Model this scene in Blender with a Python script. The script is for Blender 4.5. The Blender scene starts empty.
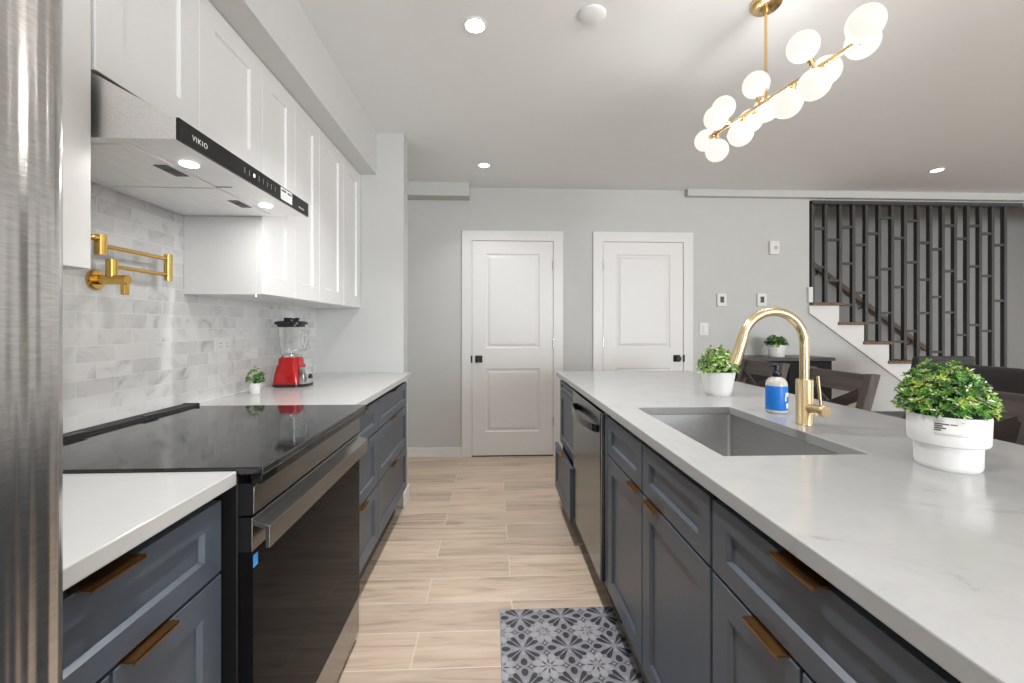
import bpy, bmesh, math, random
from mathutils import Vector, Matrix
random.seed(7)
SC = bpy.context.scene
COL = SC.collection

# ------------------------------------------------------------------ camera
F = 430.0
YAW = math.atan(19.35 / F)
cam_d = bpy.data.cameras.new('camera')
cam = bpy.data.objects.new('camera', cam_d)
COL.objects.link(cam)
cam.location = (0, 0, 1.225)
cam.rotation_euler = (math.radians(90), 0, -YAW)
cam_d.sensor_width = 36.0
cam_d.lens = F / 1024 * 36.0
cam_d.shift_y = -14.5 / 1024
cam_d.clip_start = 0.02
SC.camera = cam

# ------------------------------------------------------------------ view, world
vs = SC.view_settings
vs.view_transform = 'Standard'
vs.look = 'None'
vs.exposure = 0.31
vs.gamma = 1.0
vs.use_curve_mapping = False
SC.cycles.use_denoising = True
SC.cycles.max_bounces = 10
SC.cycles.diffuse_bounces = 6
SC.cycles.sample_clamp_indirect = 6.0
SC.cycles.caustics_reflective = False
SC.cycles.caustics_refractive = False

W = bpy.data.worlds.new('daylight')
SC.world = W
W.use_nodes = True
bg = W.node_tree.nodes['Background']
bg.inputs[0].default_value = (0.86, 0.93, 1.0, 1)
bg.inputs[1].default_value = 1.0

def lamp(name, loc, rot, power, sx, sy=None, color=(1, 1, 1), spread=180, shape='RECTANGLE'):
    d = bpy.data.lights.new(name, 'AREA')
    d.energy = power
    d.shape = shape
    d.size = sx
    if sy: d.size_y = sy
    d.color = color
    d.spread = math.radians(spread)
    o = bpy.data.objects.new(name, d)
    o.location = loc
    o.rotation_euler = rot
    COL.objects.link(o)
    return o

H90 = math.radians(90)
ROOM_X0, ROOM_X1, ROOM_Y0, ROOM_Y1, CEIL = -1.2, 7.5, -5.0, 4.08, 2.545
# fill lamps at unseen windows; rear one added and placed to light left run
lamp('window_daylight', (7.40, 1.9, 1.45), (0, H90, 0), 12, 1.5, 2.6, (0.93, 0.97, 1.0))
lamp('window_daylight', (3.2, -4.9, 1.45), (H90, 0, 0), 275, 3.6, 1.5, (0.93, 0.97, 1.0))

# ------------------------------------------------------------------ materials
def mat(name):
    m = bpy.data.materials.new(name)
    m.use_nodes = True
    nt = m.node_tree
    return m, nt, nt.nodes['Principled BSDF']

def N(nt, t, **kw):
    n = nt.nodes.new(t)
    for k, v in kw.items():
        setattr(n, k, v)
    return n

def ramp(nt, stops):
    r = N(nt, 'ShaderNodeValToRGB')
    e = r.color_ramp.elements
    while len(e) < len(stops): e.new(0.5)
    for i, (p, c) in enumerate(stops):
        e[i].position = p
        e[i].color = (c[0], c[1], c[2], 1)
    return r

def simple(name, col, rough=0.5, metal=0.0, coat=0.0, bump=0.0, bscale=60.0, var=0.03, stretch=(1, 1, 1), spec=None, ior=None):
    m, nt, b = mat(name)
    b.inputs['Roughness'].default_value = rough
    b.inputs['Metallic'].default_value = metal
    if coat:
        b.inputs['Coat Weight'].default_value = coat
        b.inputs['Coat Roughness'].default_value = 0.08
    if spec is not None: b.inputs['Specular IOR Level'].default_value = spec
    if ior is not None: b.inputs['IOR'].default_value = ior
    tc = N(nt, 'ShaderNodeTexCoord')
    mp = N(nt, 'ShaderNodeMapping')
    mp.inputs['Scale'].default_value = stretch
    nz = N(nt, 'ShaderNodeTexNoise')
    nz.inputs['Scale'].default_value = bscale
    nz.inputs['Detail'].default_value = 4
    nt.links.new(tc.outputs['Object'], mp.inputs['Vector'])
    nt.links.new(mp.outputs['Vector'], nz.inputs['Vector'])
    lo = tuple(max(0, c * (1 - var)) for c in col)
    hi = tuple(min(1, c * (1 + var)) for c in col)
    r = ramp(nt, [(0.3, lo), (0.7, hi)])
    nt.links.new(nz.outputs['Fac'], r.inputs['Fac'])
    nt.links.new(r.outputs['Color'], b.inputs['Base Color'])
    if bump:
        bp = N(nt, 'ShaderNodeBump')
        bp.inputs['Strength'].default_value = bump
        bp.inputs['Distance'].default_value = 0.002
        nt.links.new(nz.outputs['Fac'], bp.inputs['Height'])
        nt.links.new(bp.outputs['Normal'], b.inputs['Normal'])
    return m

def emissive(name, col, strength, base=1.0):
    m, nt, b = mat(name)
    b.inputs['Base Color'].default_value = (col[0] * base, col[1] * base, col[2] * base, 1)
    b.inputs['Emission Color'].default_value = (*col, 1)
    b.inputs['Emission Strength'].default_value = strength
    return m

def wood(name, dark, light, rough=0.45, axis='X', scale=1.0):
    m, nt, b = mat(name)
    b.inputs['Roughness'].default_value = rough
    tc = N(nt, 'ShaderNodeTexCoord')
    mp = N(nt, 'ShaderNodeMapping')
    s = {'X': (2.5, 34, 34), 'Y': (34, 2.5, 34), 'Z': (34, 34, 2.5)}[axis]
    mp.inputs['Scale'].default_value = tuple(q * scale for q in s)
    nz = N(nt, 'ShaderNodeTexNoise')
    nz.inputs['Scale'].default_value = 1.0
    nz.inputs['Detail'].default_value = 6
    nz.inputs['Distortion'].default_value = 0.6
    nt.links.new(tc.outputs['Object'], mp.inputs['Vector'])
    nt.links.new(mp.outputs['Vector'], nz.inputs['Vector'])
    r = ramp(nt, [(0.3, dark), (0.7, light)])
    nt.links.new(nz.outputs['Fac'], r.inputs['Fac'])
    nt.links.new(r.outputs['Color'], b.inputs['Base Color'])
    bp = N(nt, 'ShaderNodeBump')
    bp.inputs['Strength'].default_value = 0.15
    bp.inputs['Distance'].default_value = 0.001
    nt.links.new(nz.outputs['Fac'], bp.inputs['Height'])
    nt.links.new(bp.outputs['Normal'], b.inputs['Normal'])
    return m

def floor_material():
    m, nt, b = mat('wood_look_plank_tile')
    tc = N(nt, 'ShaderNodeTexCoord')
    mp = N(nt, 'ShaderNodeMapping')
    # rows run along X, 0.186 deep; joints at x=.085 and x=-.295 in turn
    mp.inputs['Location'].default_value = (-0.085 + 1.2 * 3, -1.553 + 0.186 * 40, 0)
    nt.links.new(tc.outputs['Object'], mp.inputs['Vector'])
    br = N(nt, 'ShaderNodeTexBrick')
    br.offset = 0.3167
    br.offset_frequency = 2
    br.squash = 1.0
    br.inputs['Scale'].default_value = 1.0
    br.inputs['Mortar Size'].default_value = 0.0022
    br.inputs['Mortar Smooth'].default_value = 0.1
    br.inputs['Bias'].default_value = 0.0
    br.inputs['Brick Width'].default_value = 1.2
    br.inputs['Row Height'].default_value = 0.186
    br.inputs['Color1'].default_value = (0, 0, 0, 1)
    br.inputs['Color2'].default_value = (1, 1, 1, 1)
    nt.links.new(mp.outputs['Vector'], br.inputs['Vector'])
    # per plank offset of the grain
    sep = N(nt, 'ShaderNodeSeparateColor')
    nt.links.new(br.outputs['Color'], sep.inputs['Color'])
    off = N(nt, 'ShaderNodeCombineXYZ')
    mul = N(nt, 'ShaderNodeMath', operation='MULTIPLY')
    mul.inputs[1].default_value = 37.0
    nt.links.new(sep.outputs['Red'], mul.inputs[0])
    nt.links.new(mul.outputs[0], off.inputs['X'])
    nt.links.new(mul.outputs[0], off.inputs['Z'])
    add = N(nt, 'ShaderNodeVectorMath', operation='ADD')
    nt.links.new(mp.outputs['Vector'], add.inputs[0])
    nt.links.new(off.outputs[0], add.inputs[1])
    sc = N(nt, 'ShaderNodeMapping')
    sc.inputs['Scale'].default_value = (1.6, 17, 1)
    nt.links.new(add.outputs[0], sc.inputs['Vector'])
    nz = N(nt, 'ShaderNodeTexNoise')
    nz.inputs['Scale'].default_value = 1.0
    nz.inputs['Detail'].default_value = 7
    nz.inputs['Roughness'].default_value = 0.62
    nz.inputs['Distortion'].default_value = 1.1
    nt.links.new(sc.outputs[0], nz.inputs['Vector'])
    r = ramp(nt, [(0.30, (0.40, 0.295, 0.215)), (0.48, (0.60, 0.47, 0.36)), (0.72, (0.71, 0.585, 0.465))])
    nt.links.new(nz.outputs['Fac'], r.inputs['Fac'])
    # plank to plank tone
    hv = N(nt, 'ShaderNodeHueSaturation')
    mr = N(nt, 'ShaderNodeMapRange')
    mr.inputs['To Min'].default_value = 0.86
    mr.inputs['To Max'].default_value = 1.10
    nt.links.new(sep.outputs['Red'], mr.inputs['Value'])
    nt.links.new(mr.outputs[0], hv.inputs['Value'])
    nt.links.new(r.outputs['Color'], hv.inputs['Color'])
    mx = N(nt, 'ShaderNodeMix', data_type='RGBA')
    nt.links.new(br.outputs['Fac'], mx.inputs['Factor'])
    nt.links.new(hv.outputs['Color'], mx.inputs['A'])
    mx.inputs['B'].default_value = (0.74, 0.64, 0.54, 1)
    nt.links.new(mx.outputs['Result'], b.inputs['Base Color'])
    b.inputs['Roughness'].default_value = 0.34
    bp = N(nt, 'ShaderNodeBump')
    bp.invert = True
    bp.inputs['Strength'].default_value = 0.25
    bp.inputs['Distance'].default_value = 0.002
    nt.links.new(br.outputs['Fac'], bp.inputs['Height'])
    nt.links.new(bp.outputs['Normal'], b.inputs['Normal'])
    return m

def tile_material():
    m, nt, b = mat('marble_subway_tile')
    tc = N(nt, 'ShaderNodeTexCoord')
    sx = N(nt, 'ShaderNodeSeparateXYZ')
    nt.links.new(tc.outputs['Object'], sx.inputs[0])
    cb = N(nt, 'ShaderNodeCombineXYZ')
    nt.links.new(sx.outputs['Y'], cb.inputs['X'])
    nt.links.new(sx.outputs['Z'], cb.inputs['Y'])
    mp = N(nt, 'ShaderNodeMapping')
    mp.inputs['Location'].default_value = (3.0, -0.919 + 0.05 * 40, 0)
    nt.links.new(cb.outputs[0], mp.inputs['Vector'])
    br = N(nt, 'ShaderNodeTexBrick')
    br.offset = 0.5
    br.inputs['Scale'].default_value = 1.0
    br.inputs['Mortar Size'].default_value = 0.0011
    br.inputs['Mortar Smooth'].default_value = 0.15
    br.inputs['Brick Width'].default_value = 0.128
    br.inputs['Row Height'].default_value = 0.05
    br.inputs['Color1'].default_value = (0, 0, 0, 1)
    br.inputs['Color2'].default_value = (1, 1, 1, 1)
    nt.links.new(mp.outputs[0], br.inputs['Vector'])
    sep = N(nt, 'ShaderNodeSeparateColor')
    nt.links.new(br.outputs['Color'], sep.inputs['Color'])
    mul = N(nt, 'ShaderNodeMath', operation='MULTIPLY')
    mul.inputs[1].default_value = 53.0
    nt.links.new(sep.outputs['Red'], mul.inputs[0])
    off = N(nt, 'ShaderNodeCombineXYZ')
    nt.links.new(mul.outputs[0], off.inputs['Z'])
    nt.links.new(mul.outputs[0], off.inputs['X'])
    add = N(nt, 'ShaderNodeVectorMath', operation='ADD')
    nt.links.new(mp.outputs[0], add.inputs[0])
    nt.links.new(off.outputs[0], add.inputs[1])
    # veins: ridge of a distorted noise
    nz = N(nt, 'ShaderNodeTexNoise')
    nz.inputs['Scale'].default_value = 9.0
    nz.inputs['Detail'].default_value = 6
    nz.inputs['Roughness'].default_value = 0.6
    nz.inputs['Distortion'].default_value = 1.4
    nt.links.new(add.outputs[0], nz.inputs['Vector'])
    r = ramp(nt, [(0.27, (0.46, 0.47, 0.48)), (0.38, (0.70, 0.705, 0.705)), (0.50, (0.80, 0.80, 0.795))])
    nt.links.new(nz.outputs['Fac'], r.inputs['Fac'])
    hv = N(nt, 'ShaderNodeHueSaturation')
    mr = N(nt, 'ShaderNodeMapRange')
    mr.inputs['From Min'].default_value = 0.0
    mr.inputs['From Max'].default_value = 1.0
    mr.inputs['To Min'].default_value = 0.86
    mr.inputs['To Max'].default_value = 1.04
    nt.links.new(sep.outputs['Red'], mr.inputs['Value'])
    nt.links.new(mr.outputs[0], hv.inputs['Value'])
    nt.links.new(r.outputs['Color'], hv.inputs['Color'])
    mx = N(nt, 'ShaderNodeMix', data_type='RGBA')
    nt.links.new(br.outputs['Fac'], mx.inputs['Factor'])
    nt.links.new(hv.outputs['Color'], mx.inputs['A'])
    mx.inputs['B'].default_value = (0.86, 0.86, 0.85, 1)
    nt.links.new(mx.outputs['Result'], b.inputs['Base Color'])
    b.inputs['Roughness'].default_value = 0.3
    bp = N(nt, 'ShaderNodeBump')
    bp.invert = True
    bp.inputs['Strength'].default_value = 0.3
    bp.inputs['Distance'].default_value = 0.001
    nt.links.new(br.outputs['Fac'], bp.inputs['Height'])
    nt.links.new(bp.outputs['Normal'], b.inputs['Normal'])
    return m

def quartz_material(name, vein, mid, base):
    m, nt, b = mat(name)
    tc = N(nt, 'ShaderNodeTexCoord')
    nz = N(nt, 'ShaderNodeTexNoise')
    nz.inputs['Scale'].default_value = 7.0
    nz.inputs['Detail'].default_value = 8
    nz.inputs['Roughness'].default_value = 0.7
    nz.inputs['Distortion'].default_value = 1.2
    nt.links.new(tc.outputs['Object'], nz.inputs['Vector'])
    r = ramp(nt, [(0.30, vein), (0.37, mid), (0.6, base)])
    nt.links.new(nz.outputs['Fac'], r.inputs['Fac'])
    nt.links.new(r.outputs['Color'], b.inputs['Base Color'])
    b.inputs['Roughness'].default_value = 0.16
    return m

def brushed(name, col, rough, along='Y', wave=0.0, strength=0.12):
    m, nt, b = mat(name)
    b.inputs['Base Color'].default_value = (*col, 1)
    b.inputs['Metallic'].default_value = 1.0
    b.inputs['Roughness'].default_value = rough
    tc = N(nt, 'ShaderNodeTexCoord')
    mp = N(nt, 'ShaderNodeMapping')
    mp.inputs['Scale'].default_value = {'X': (8, 700, 700), 'Y': (700, 8, 700), 'Z': (700, 700, 8)}[along]
    nz = N(nt, 'ShaderNodeTexNoise')
    nz.inputs['Scale'].default_value = 1.0
    nz.inputs['Detail'].default_value = 3
    nt.links.new(tc.outputs['Object'], mp.inputs['Vector'])
    nt.links.new(mp.outputs['Vector'], nz.inputs['Vector'])
    r = ramp(nt, [(0.25, tuple(c * 0.82 for c in col)), (0.75, tuple(min(1, c * 1.12) for c in col))])
    nt.links.new(nz.outputs['Fac'], r.inputs['Fac'])
    nt.links.new(r.outputs['Color'], b.inputs['Base Color'])
    bp = N(nt, 'ShaderNodeBump')
    bp.inputs['Strength'].default_value = strength
    bp.inputs['Distance'].default_value = 0.0004
    nt.links.new(nz.outputs['Fac'], bp.inputs['Height'])
    last = bp
    if wave:
        w = N(nt, 'ShaderNodeTexNoise')
        w.inputs['Scale'].default_value = 1.0
        w.inputs['Detail'].default_value = 1
        m2 = N(nt, 'ShaderNodeMapping')
        m2.inputs['Scale'].default_value = (1, 60, 1.6)
        nt.links.new(tc.outputs['Object'], m2.inputs['Vector'])
        nt.links.new(m2.outputs['Vector'], w.inputs['Vector'])
        b2 = N(nt, 'ShaderNodeBump')
        b2.inputs['Strength'].default_value = wave
        b2.inputs['Distance'].default_value = 0.01
        nt.links.new(w.outputs['Fac'], b2.inputs['Height'])
        nt.links.new(bp.outputs['Normal'], b2.inputs['Normal'])
        last = b2
    nt.links.new(last.outputs['Normal'], b.inputs['Normal'])
    return m

def glass_material(name, tint=(1, 1, 1), rough=0.0, ior=1.45):
    m, nt, b = mat(name)
    b.inputs['Base Color'].default_value = (*tint, 1)
    b.inputs['Transmission Weight'].default_value = 1.0
    b.inputs['Roughness'].default_value = rough
    b.inputs['IOR'].default_value = ior
    return m

M = {}
M['wall'] = simple('wall_paint', (0.575, 0.582, 0.572), 0.6, var=0.012, bscale=8)
M['ceil'] = simple('ceiling_paint', (0.845, 0.86, 0.87), 0.7, var=0.01, bscale=6)
M['soffit'] = simple('soffit_paint', (0.66, 0.665, 0.66), 0.7, var=0.01)
M['trim'] = simple('white_trim_paint', (0.78, 0.78, 0.775), 0.38, var=0.01)
M['door'] = simple('white_door_paint', (0.80, 0.80, 0.795), 0.4, var=0.01)
M['white_cab'] = simple('white_cabinet_paint', (0.80, 0.80, 0.80), 0.32, var=0.008)
M['navy'] = simple('slate_blue_cabinet_paint', (0.070, 0.087, 0.112), 0.36, var=0.05, bscale=30)
M['carcass'] = simple('cabinet_box_gap_shade', (0.012, 0.013, 0.016), 0.6)  # near black so the reveals between fronts read as shadow
M['toe'] = simple('toe_kick_paint', (0.05, 0.058, 0.075), 0.5)
M['floor'] = floor_material()
M['tile'] = tile_material()
M['quartz'] = quartz_material('white_quartz', (0.51, 0.51, 0.50), (0.525, 0.525, 0.52), (0.54, 0.54, 0.535))
M['island_quartz'] = quartz_material('veined_white_quartz_dimmed', (0.33, 0.33, 0.325), (0.405, 0.408, 0.408), (0.43, 0.433, 0.433))  # veins are its own; base darkened to offset the strong light on the island
M['steel'] = brushed('brushed_steel', (0.21, 0.22, 0.23), 0.20, 'Y')
M['fridge'] = brushed('fridge_brushed_steel', (0.66, 0.64, 0.625), 0.24, 'Y', wave=0.45)
M['dark_steel'] = brushed('black_stainless', (0.34, 0.33, 0.32), 0.24, 'Y')
M['hood_steel'] = brushed('hood_brushed_steel', (0.92, 0.915, 0.91), 0.46, 'Y')
M['sink'] = brushed('sink_steel', (0.60, 0.60, 0.60), 0.38, 'Y')
M['black_glass'] = simple('black_glass', (0.008, 0.008, 0.008), 0.05, ior=1.5)
M['cooktop'] = simple('ceramic_cooktop_glass', (0.020, 0.020, 0.020), 0.06, ior=1.58)
M['oven_glass'] = simple('oven_door_glass', (0.006, 0.006, 0.007), 0.03, ior=1.22, spec=0.15)
M['black'] = simple('black_enamel', (0.008, 0.008, 0.009), 0.35)
M['black_matte'] = simple('black_matte_metal', (0.012, 0.012, 0.013), 0.5)
M['brass'] = brushed('brushed_brass', (0.74, 0.585, 0.36), 0.27, 'Z', strength=0.05)
M['gold'] = brushed('polished_gold', (0.72, 0.46, 0.13), 0.24, 'Y', strength=0.05)
M['pale_gold'] = brushed('pale_gold', (0.80, 0.58, 0.30), 0.26, 'Z', strength=0.05)
M['bronze'] = brushed('satin_bronze', (0.40, 0.20, 0.07), 0.34, 'Y', strength=0.1)
M['lamp'] = emissive('lamp_lens', (1.0, 0.985, 0.95), 14.0)
M['globe'] = emissive('opal_glass_globe', (1.0, 0.925, 0.845), 0.80, 0.08)
M['hood_lamp'] = emissive('hood_lamp_lens', (1.0, 0.98, 0.95), 8.0)
M['led'] = emissive('white_led', (1, 1, 1), 1.5)
M['red'] = simple('glossy_red_plastic', (0.40, 0.002, 0.004), 0.22, coat=0.15)
M['chrome'] = simple('chrome', (0.75, 0.75, 0.75), 0.15, metal=1.0)
M['clear'] = glass_material('clear_glass', (0.97, 0.98, 0.98))
M['bottle'] = simple('milky_plastic', (0.62, 0.60, 0.55), 0.22)
M['blue'] = simple('blue_paper_label', (0.006, 0.18, 0.66), 0.45)
M['white_paper'] = simple('white_paper', (0.82, 0.82, 0.82), 0.55)
M['ink'] = simple('dark_ink', (0.12, 0.115, 0.11), 0.6)
M['grey_ink'] = simple('grey_ink', (0.35, 0.35, 0.34), 0.6)
M['ochre_ink'] = simple('ochre_ink', (0.35, 0.24, 0.06), 0.6)
M['navy_plastic'] = simple('dark_navy_plastic', (0.012, 0.016, 0.035), 0.3)
M['ceramic'] = simple('white_ceramic', (0.84, 0.84, 0.835), 0.28, var=0.01)
M['plastic'] = simple('white_plastic', (0.80, 0.80, 0.78), 0.4, var=0.01)
M['lcd'] = simple('grey_lcd', (0.09, 0.10, 0.095), 0.25)
M['leaf_dark'] = simple('leaf_dark_green', (0.030, 0.115, 0.022), 0.45, var=0.3)
M['leaf_mid'] = simple('leaf_green', (0.13, 0.36, 0.05), 0.45, var=0.25)
M['leaf_lime'] = simple('leaf_lime', (0.42, 0.55, 0.10), 0.45, var=0.2)
M['leaf_white'] = simple('leaf_pale_tip', (0.80, 0.86, 0.66), 0.5, var=0.1)
M['stool'] = wood('weathered_brown_wood', (0.055, 0.043, 0.038), (0.115, 0.093, 0.082), 0.5, 'Y')
M['stool_post'] = wood('weathered_brown_wood_post', (0.055, 0.043, 0.038), (0.125, 0.102, 0.092), 0.5, 'Z')
M['leather'] = simple('dark_grey_leather', (0.040, 0.039, 0.040), 0.42, bump=0.25, bscale=300)
M['console'] = simple('black_console_paint', (0.008, 0.008, 0.009), 0.6, spec=0.25)
M['console_top'] = wood('dark_console_top', (0.055, 0.050, 0.048), (0.095, 0.088, 0.084), 0.4, 'X')
M['tread'] = wood('oak_tread_stain', (0.115, 0.065, 0.038), (0.22, 0.135, 0.085), 0.4, 'Y')
M['rail'] = wood('oak_handrail_stain', (0.12, 0.075, 0.045), (0.21, 0.14, 0.09), 0.4, 'X')
M['slat'] = simple('charcoal_slat_paint', (0.058, 0.058, 0.058), 0.5, var=0.05)
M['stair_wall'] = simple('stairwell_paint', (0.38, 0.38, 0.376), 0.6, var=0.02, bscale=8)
M['mat_base'] = simple('grey_vinyl', (0.27, 0.27, 0.295), 0.5, var=0.12, bscale=25)
M['mat_pale'] = simple('pale_grey_vinyl', (0.37, 0.37, 0.395), 0.5, var=0.10, bscale=40)
M['mat_dark'] = simple('charcoal_vinyl', (0.040, 0.040, 0.046), 0.5, var=0.25, bscale=60)
M['mat_mid'] = simple('mid_grey_vinyl', (0.10, 0.10, 0.108), 0.5, var=0.2, bscale=60)
M['fabric'] = simple('dark_seat_fabric', (0.05, 0.047, 0.045), 0.85, bump=0.2, bscale=400)
M['inner_lump'] = simple('dark_green_inner_lump', (0.016, 0.05, 0.012), 0.8, var=0.4)  # dark lump added inside foliage to block the view through the leaves

# ------------------------------------------------------------------ mesh helpers
ORG = {}

class MB:
    def __init__(self):
        self.v = []; self.f = []; self.mi = []; self.sm = []; self.cur = 0; self.smooth = False
    def add(self, verts, faces):
        o = len(self.v)
        self.v += [tuple(p) for p in verts]
        for f in faces:
            self.f.append(tuple(i + o for i in f)); self.mi.append(self.cur); self.sm.append(self.smooth)
    def box(self, x0, x1, y0, y1, z0, z1):
        x0, x1 = min(x0, x1), max(x0, x1)
        self.add([(x0, y0, z0), (x1, y0, z0), (x1, y1, z0), (x0, y1, z0), (x0, y0, z1), (x1, y0, z1), (x1, y1, z1), (x0, y1, z1)],
                 [(3, 2, 1, 0), (4, 5, 6, 7), (0, 1, 5, 4), (1, 2, 6, 5), (2, 3, 7, 6), (3, 0, 4, 7)])
        return self
    def prism(self, pts, axis, a, b):
        """pts 2D outline, extruded along axis from a to b. axis Y: pts=(x,z); X: (y,z); Z: (x,y)"""
        def P(p, t):
            return {'X': (t, p[0], p[1]), 'Y': (p[0], t, p[1]), 'Z': (p[0], p[1], t)}[axis]
        n = len(pts)
        vs = [P(p, a) for p in pts] + [P(p, b) for p in pts]
        fs = [tuple(range(n)), tuple(range(2 * n - 1, n - 1, -1))]
        for i in range(n):
            j = (i + 1) % n
            fs.append((i, i + n, j + n, j))
        self.add(vs, fs)
        return self
    def hexa(self, p):
        self.add(p, [(3, 2, 1, 0), (4, 5, 6, 7), (0, 1, 5, 4), (1, 2, 6, 5), (2, 3, 7, 6), (3, 0, 4, 7)])
        return self
    def beam(self, p0, p1, w, t, up=(0, 0, 1)):
        """square bar from p0 to p1, w across, t along up"""
        p0, p1 = Vector(p0), Vector(p1)
        d = (p1 - p0).normalized()
        u = Vector(up)
        s = d.cross(u).normalized()
        u = s.cross(d).normalized()
        c = [(-w / 2, -t / 2), (w / 2, -t / 2), (w / 2, t / 2), (-w / 2, t / 2)]
        vs = [p0 + s * a + u * b for a, b in c] + [p1 + s * a + u * b for a, b in c]
        self.add(vs, [(3, 2, 1, 0), (4, 5, 6, 7), (0, 1, 5, 4), (1, 2, 6, 5), (2, 3, 7, 6), (3, 0, 4, 7)])
        return self
    def cyl(self, p0, p1, r0, r1=None, n=28):
        r1 = r0 if r1 is None else r1
        return self.tube([p0, p1], [r0, r1], n)
    def tube(self, path, r, n=20, cap=True):
        path = [Vector(p) for p in path]
        if not isinstance(r, (list, tuple)): r = [r] * len(path)
        d0 = (path[1] - path[0]).normalized()
        a = Vector((0, 0, 1)) if abs(d0.z) < 0.9 else Vector((1, 0, 0))
        s = d0.cross(a).normalized()
        rings = []
        for i, p in enumerate(path):
            if i == 0: d = d0
            elif i == len(path) - 1: d = (path[i] - path[i - 1]).normalized()
            else: d = ((path[i + 1] - path[i]).normalized() + (path[i] - path[i - 1]).normalized()).normalized()
            s = (s - d * s.dot(d)).normalized()
            u = d.cross(s)
            rings.append([p + (s * math.cos(2 * math.pi * k / n) + u * math.sin(2 * math.pi * k / n)) * r[i] for k in range(n)])
        vs = [q for ring in rings for q in ring]
        fs = []
        for i in range(len(path) - 1):
            for k in range(n):
                k2 = (k + 1) % n
                fs.append((i * n + k, i * n + k2, (i + 1) * n + k2, (i + 1) * n + k))
        if cap:
            fs.append(tuple(range(n - 1, -1, -1)))
            fs.append(tuple(range((len(path) - 1) * n, len(path) * n)))
        sm = self.smooth; self.smooth = True
        self.add(vs, fs)
        self.smooth = sm
        return self
    def lathe(self, prof, c, n=40, sx=1.0, sy=1.0):
        """prof: list of (r, z) ; c=(x,y,z0)"""
        vs = []; fs = []
        for r, z in prof:
            for k in range(n):
                t = 2 * math.pi * k / n
                vs.append((c[0] + r * sx * math.cos(t), c[1] + r * sy * math.sin(t), c[2] + z))
        for i in range(len(prof) - 1):
            for k in range(n):
                k2 = (k + 1) % n
                fs.append((i * n + k, i * n + k2, (i + 1) * n + k2, (i + 1) * n + k))
        if prof[0][0] > 1e-6: fs.append(tuple(range(n - 1, -1, -1)))
        if prof[-1][0] > 1e-6: fs.append(tuple(range((len(prof) - 1) * n, len(prof) * n)))
        sm = self.smooth; self.smooth = True
        self.add(vs, fs)
        self.smooth = sm
        return self
    def sphere(self, c, r, n=24, m=14, sz=1.0):
        prof = [(max(1e-5, r * math.sin(math.pi * i / m)), -r * sz * math.cos(math.pi * i / m)) for i in range(m + 1)]
        return self.lathe(prof, c, n)
    def shaker(self, xf, n, y0, y1, z0, z1, thick=0.02, rail=0.06, rec=0.009, bev=0.006, rz=None):
        """framed front: face at x=xf, outward normal n=+-1 along X, recessed panel"""
        rz = rail if rz is None else rz
        def R(x, a, bz):
            return [(x, y0 + a, z0 + bz), (x, y1 - a, z0 + bz), (x, y1 - a, z1 - bz), (x, y0 + a, z1 - bz)]
        e = 0.0015
        rings = [R(xf - n * thick, 0, 0), R(xf - n * e, 0, 0), R(xf, e, e), R(xf, rail, rz), R(xf - n * rec, rail + bev, rz + bev)]
        vs = [p for r in rings for p in r]
        fs = [(0, 1, 2, 3)]
        for i in range(4):
            for k in range(4):
                k2 = (k + 1) % 4
                fs.append((i * 4 + k, i * 4 + k2, i * 4 + 4 + k2, i * 4 + 4 + k))
        fs.append((16, 17, 18, 19))
        self.add(vs, fs)
        return self
    def build(self, name, mats, parent=None, bevel=0.0, seg=2, auto=None):
        if not isinstance(mats, (list, tuple)): mats = [mats]
        org = ORG.get(parent.name, Vector((0, 0, 0))) if parent else Vector((0, 0, 0))
        me = bpy.data.meshes.new(name)
        me.from_pydata([tuple(Vector(p) - org) for p in self.v], [], self.f)
        for m_ in mats: me.materials.append(m_)
        for p, i, s in zip(me.polygons, self.mi, self.sm):
            p.material_index = i
            p.use_smooth = s
        bm = bmesh.new(); bm.from_mesh(me)
        bmesh.ops.recalc_face_normals(bm, faces=bm.faces)
        bm.to_mesh(me); bm.free()
        if any(self.sm): me.set_sharp_from_angle(angle=math.radians(40))
        me.update()
        o = bpy.data.objects.new(name, me)
        COL.objects.link(o)
        if parent:
            o.parent = parent
            ORG[o.name] = org
        else:
            ORG[o.name] = Vector((0, 0, 0))
        if bevel:
            b = o.modifiers.new('bevel', 'BEVEL')
            b.width = bevel; b.segments = seg; b.limit_method = 'ANGLE'; b.angle_limit = math.radians(35)
        return o

def tag(o, label=None, cat=None, group=None, kind=None):
    if label: o['label'] = label
    if cat: o['category'] = cat
    if group: o['group'] = group
    if kind: o['kind'] = kind
    return o

def thing(name, loc, label, cat, group=None, kind=None):
    o = bpy.data.objects.new(name, None)
    o.location = loc
    o.empty_display_size = 0.1
    COL.objects.link(o)
    ORG[o.name] = Vector(loc)
    return tag(o, label, cat, group, kind)

def text(name, body, loc, rot, size, m, parent, extrude=0.0002, align='LEFT', spacing=1.0):
    cu = bpy.data.curves.new(name, 'FONT')
    cu.body = body; cu.size = size; cu.extrude = extrude; cu.align_x = align; cu.space_character = spacing
    tmp = bpy.data.objects.new(name, cu)
    COL.objects.link(tmp)
    bpy.context.view_layer.update()
    me = bpy.data.meshes.new_from_object(tmp.evaluated_get(bpy.context.evaluated_depsgraph_get()))
    bpy.data.objects.remove(tmp)
    me.materials.clear(); me.materials.append(m)
    o = bpy.data.objects.new(name, me)
    o.location = Vector(loc) - ORG[parent.name]
    o.rotation_euler = rot
    o.parent = parent
    COL.objects.link(o)
    return o

def copy_tree(o, parent=None, dloc=None):
    c = o.copy()
    COL.objects.link(c)
    if parent: c.parent = parent
    if dloc is not None: c.location = Vector(o.location) + Vector(dloc)
    for ch in list(o.children):
        copy_tree(ch, c)
    return c

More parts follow.
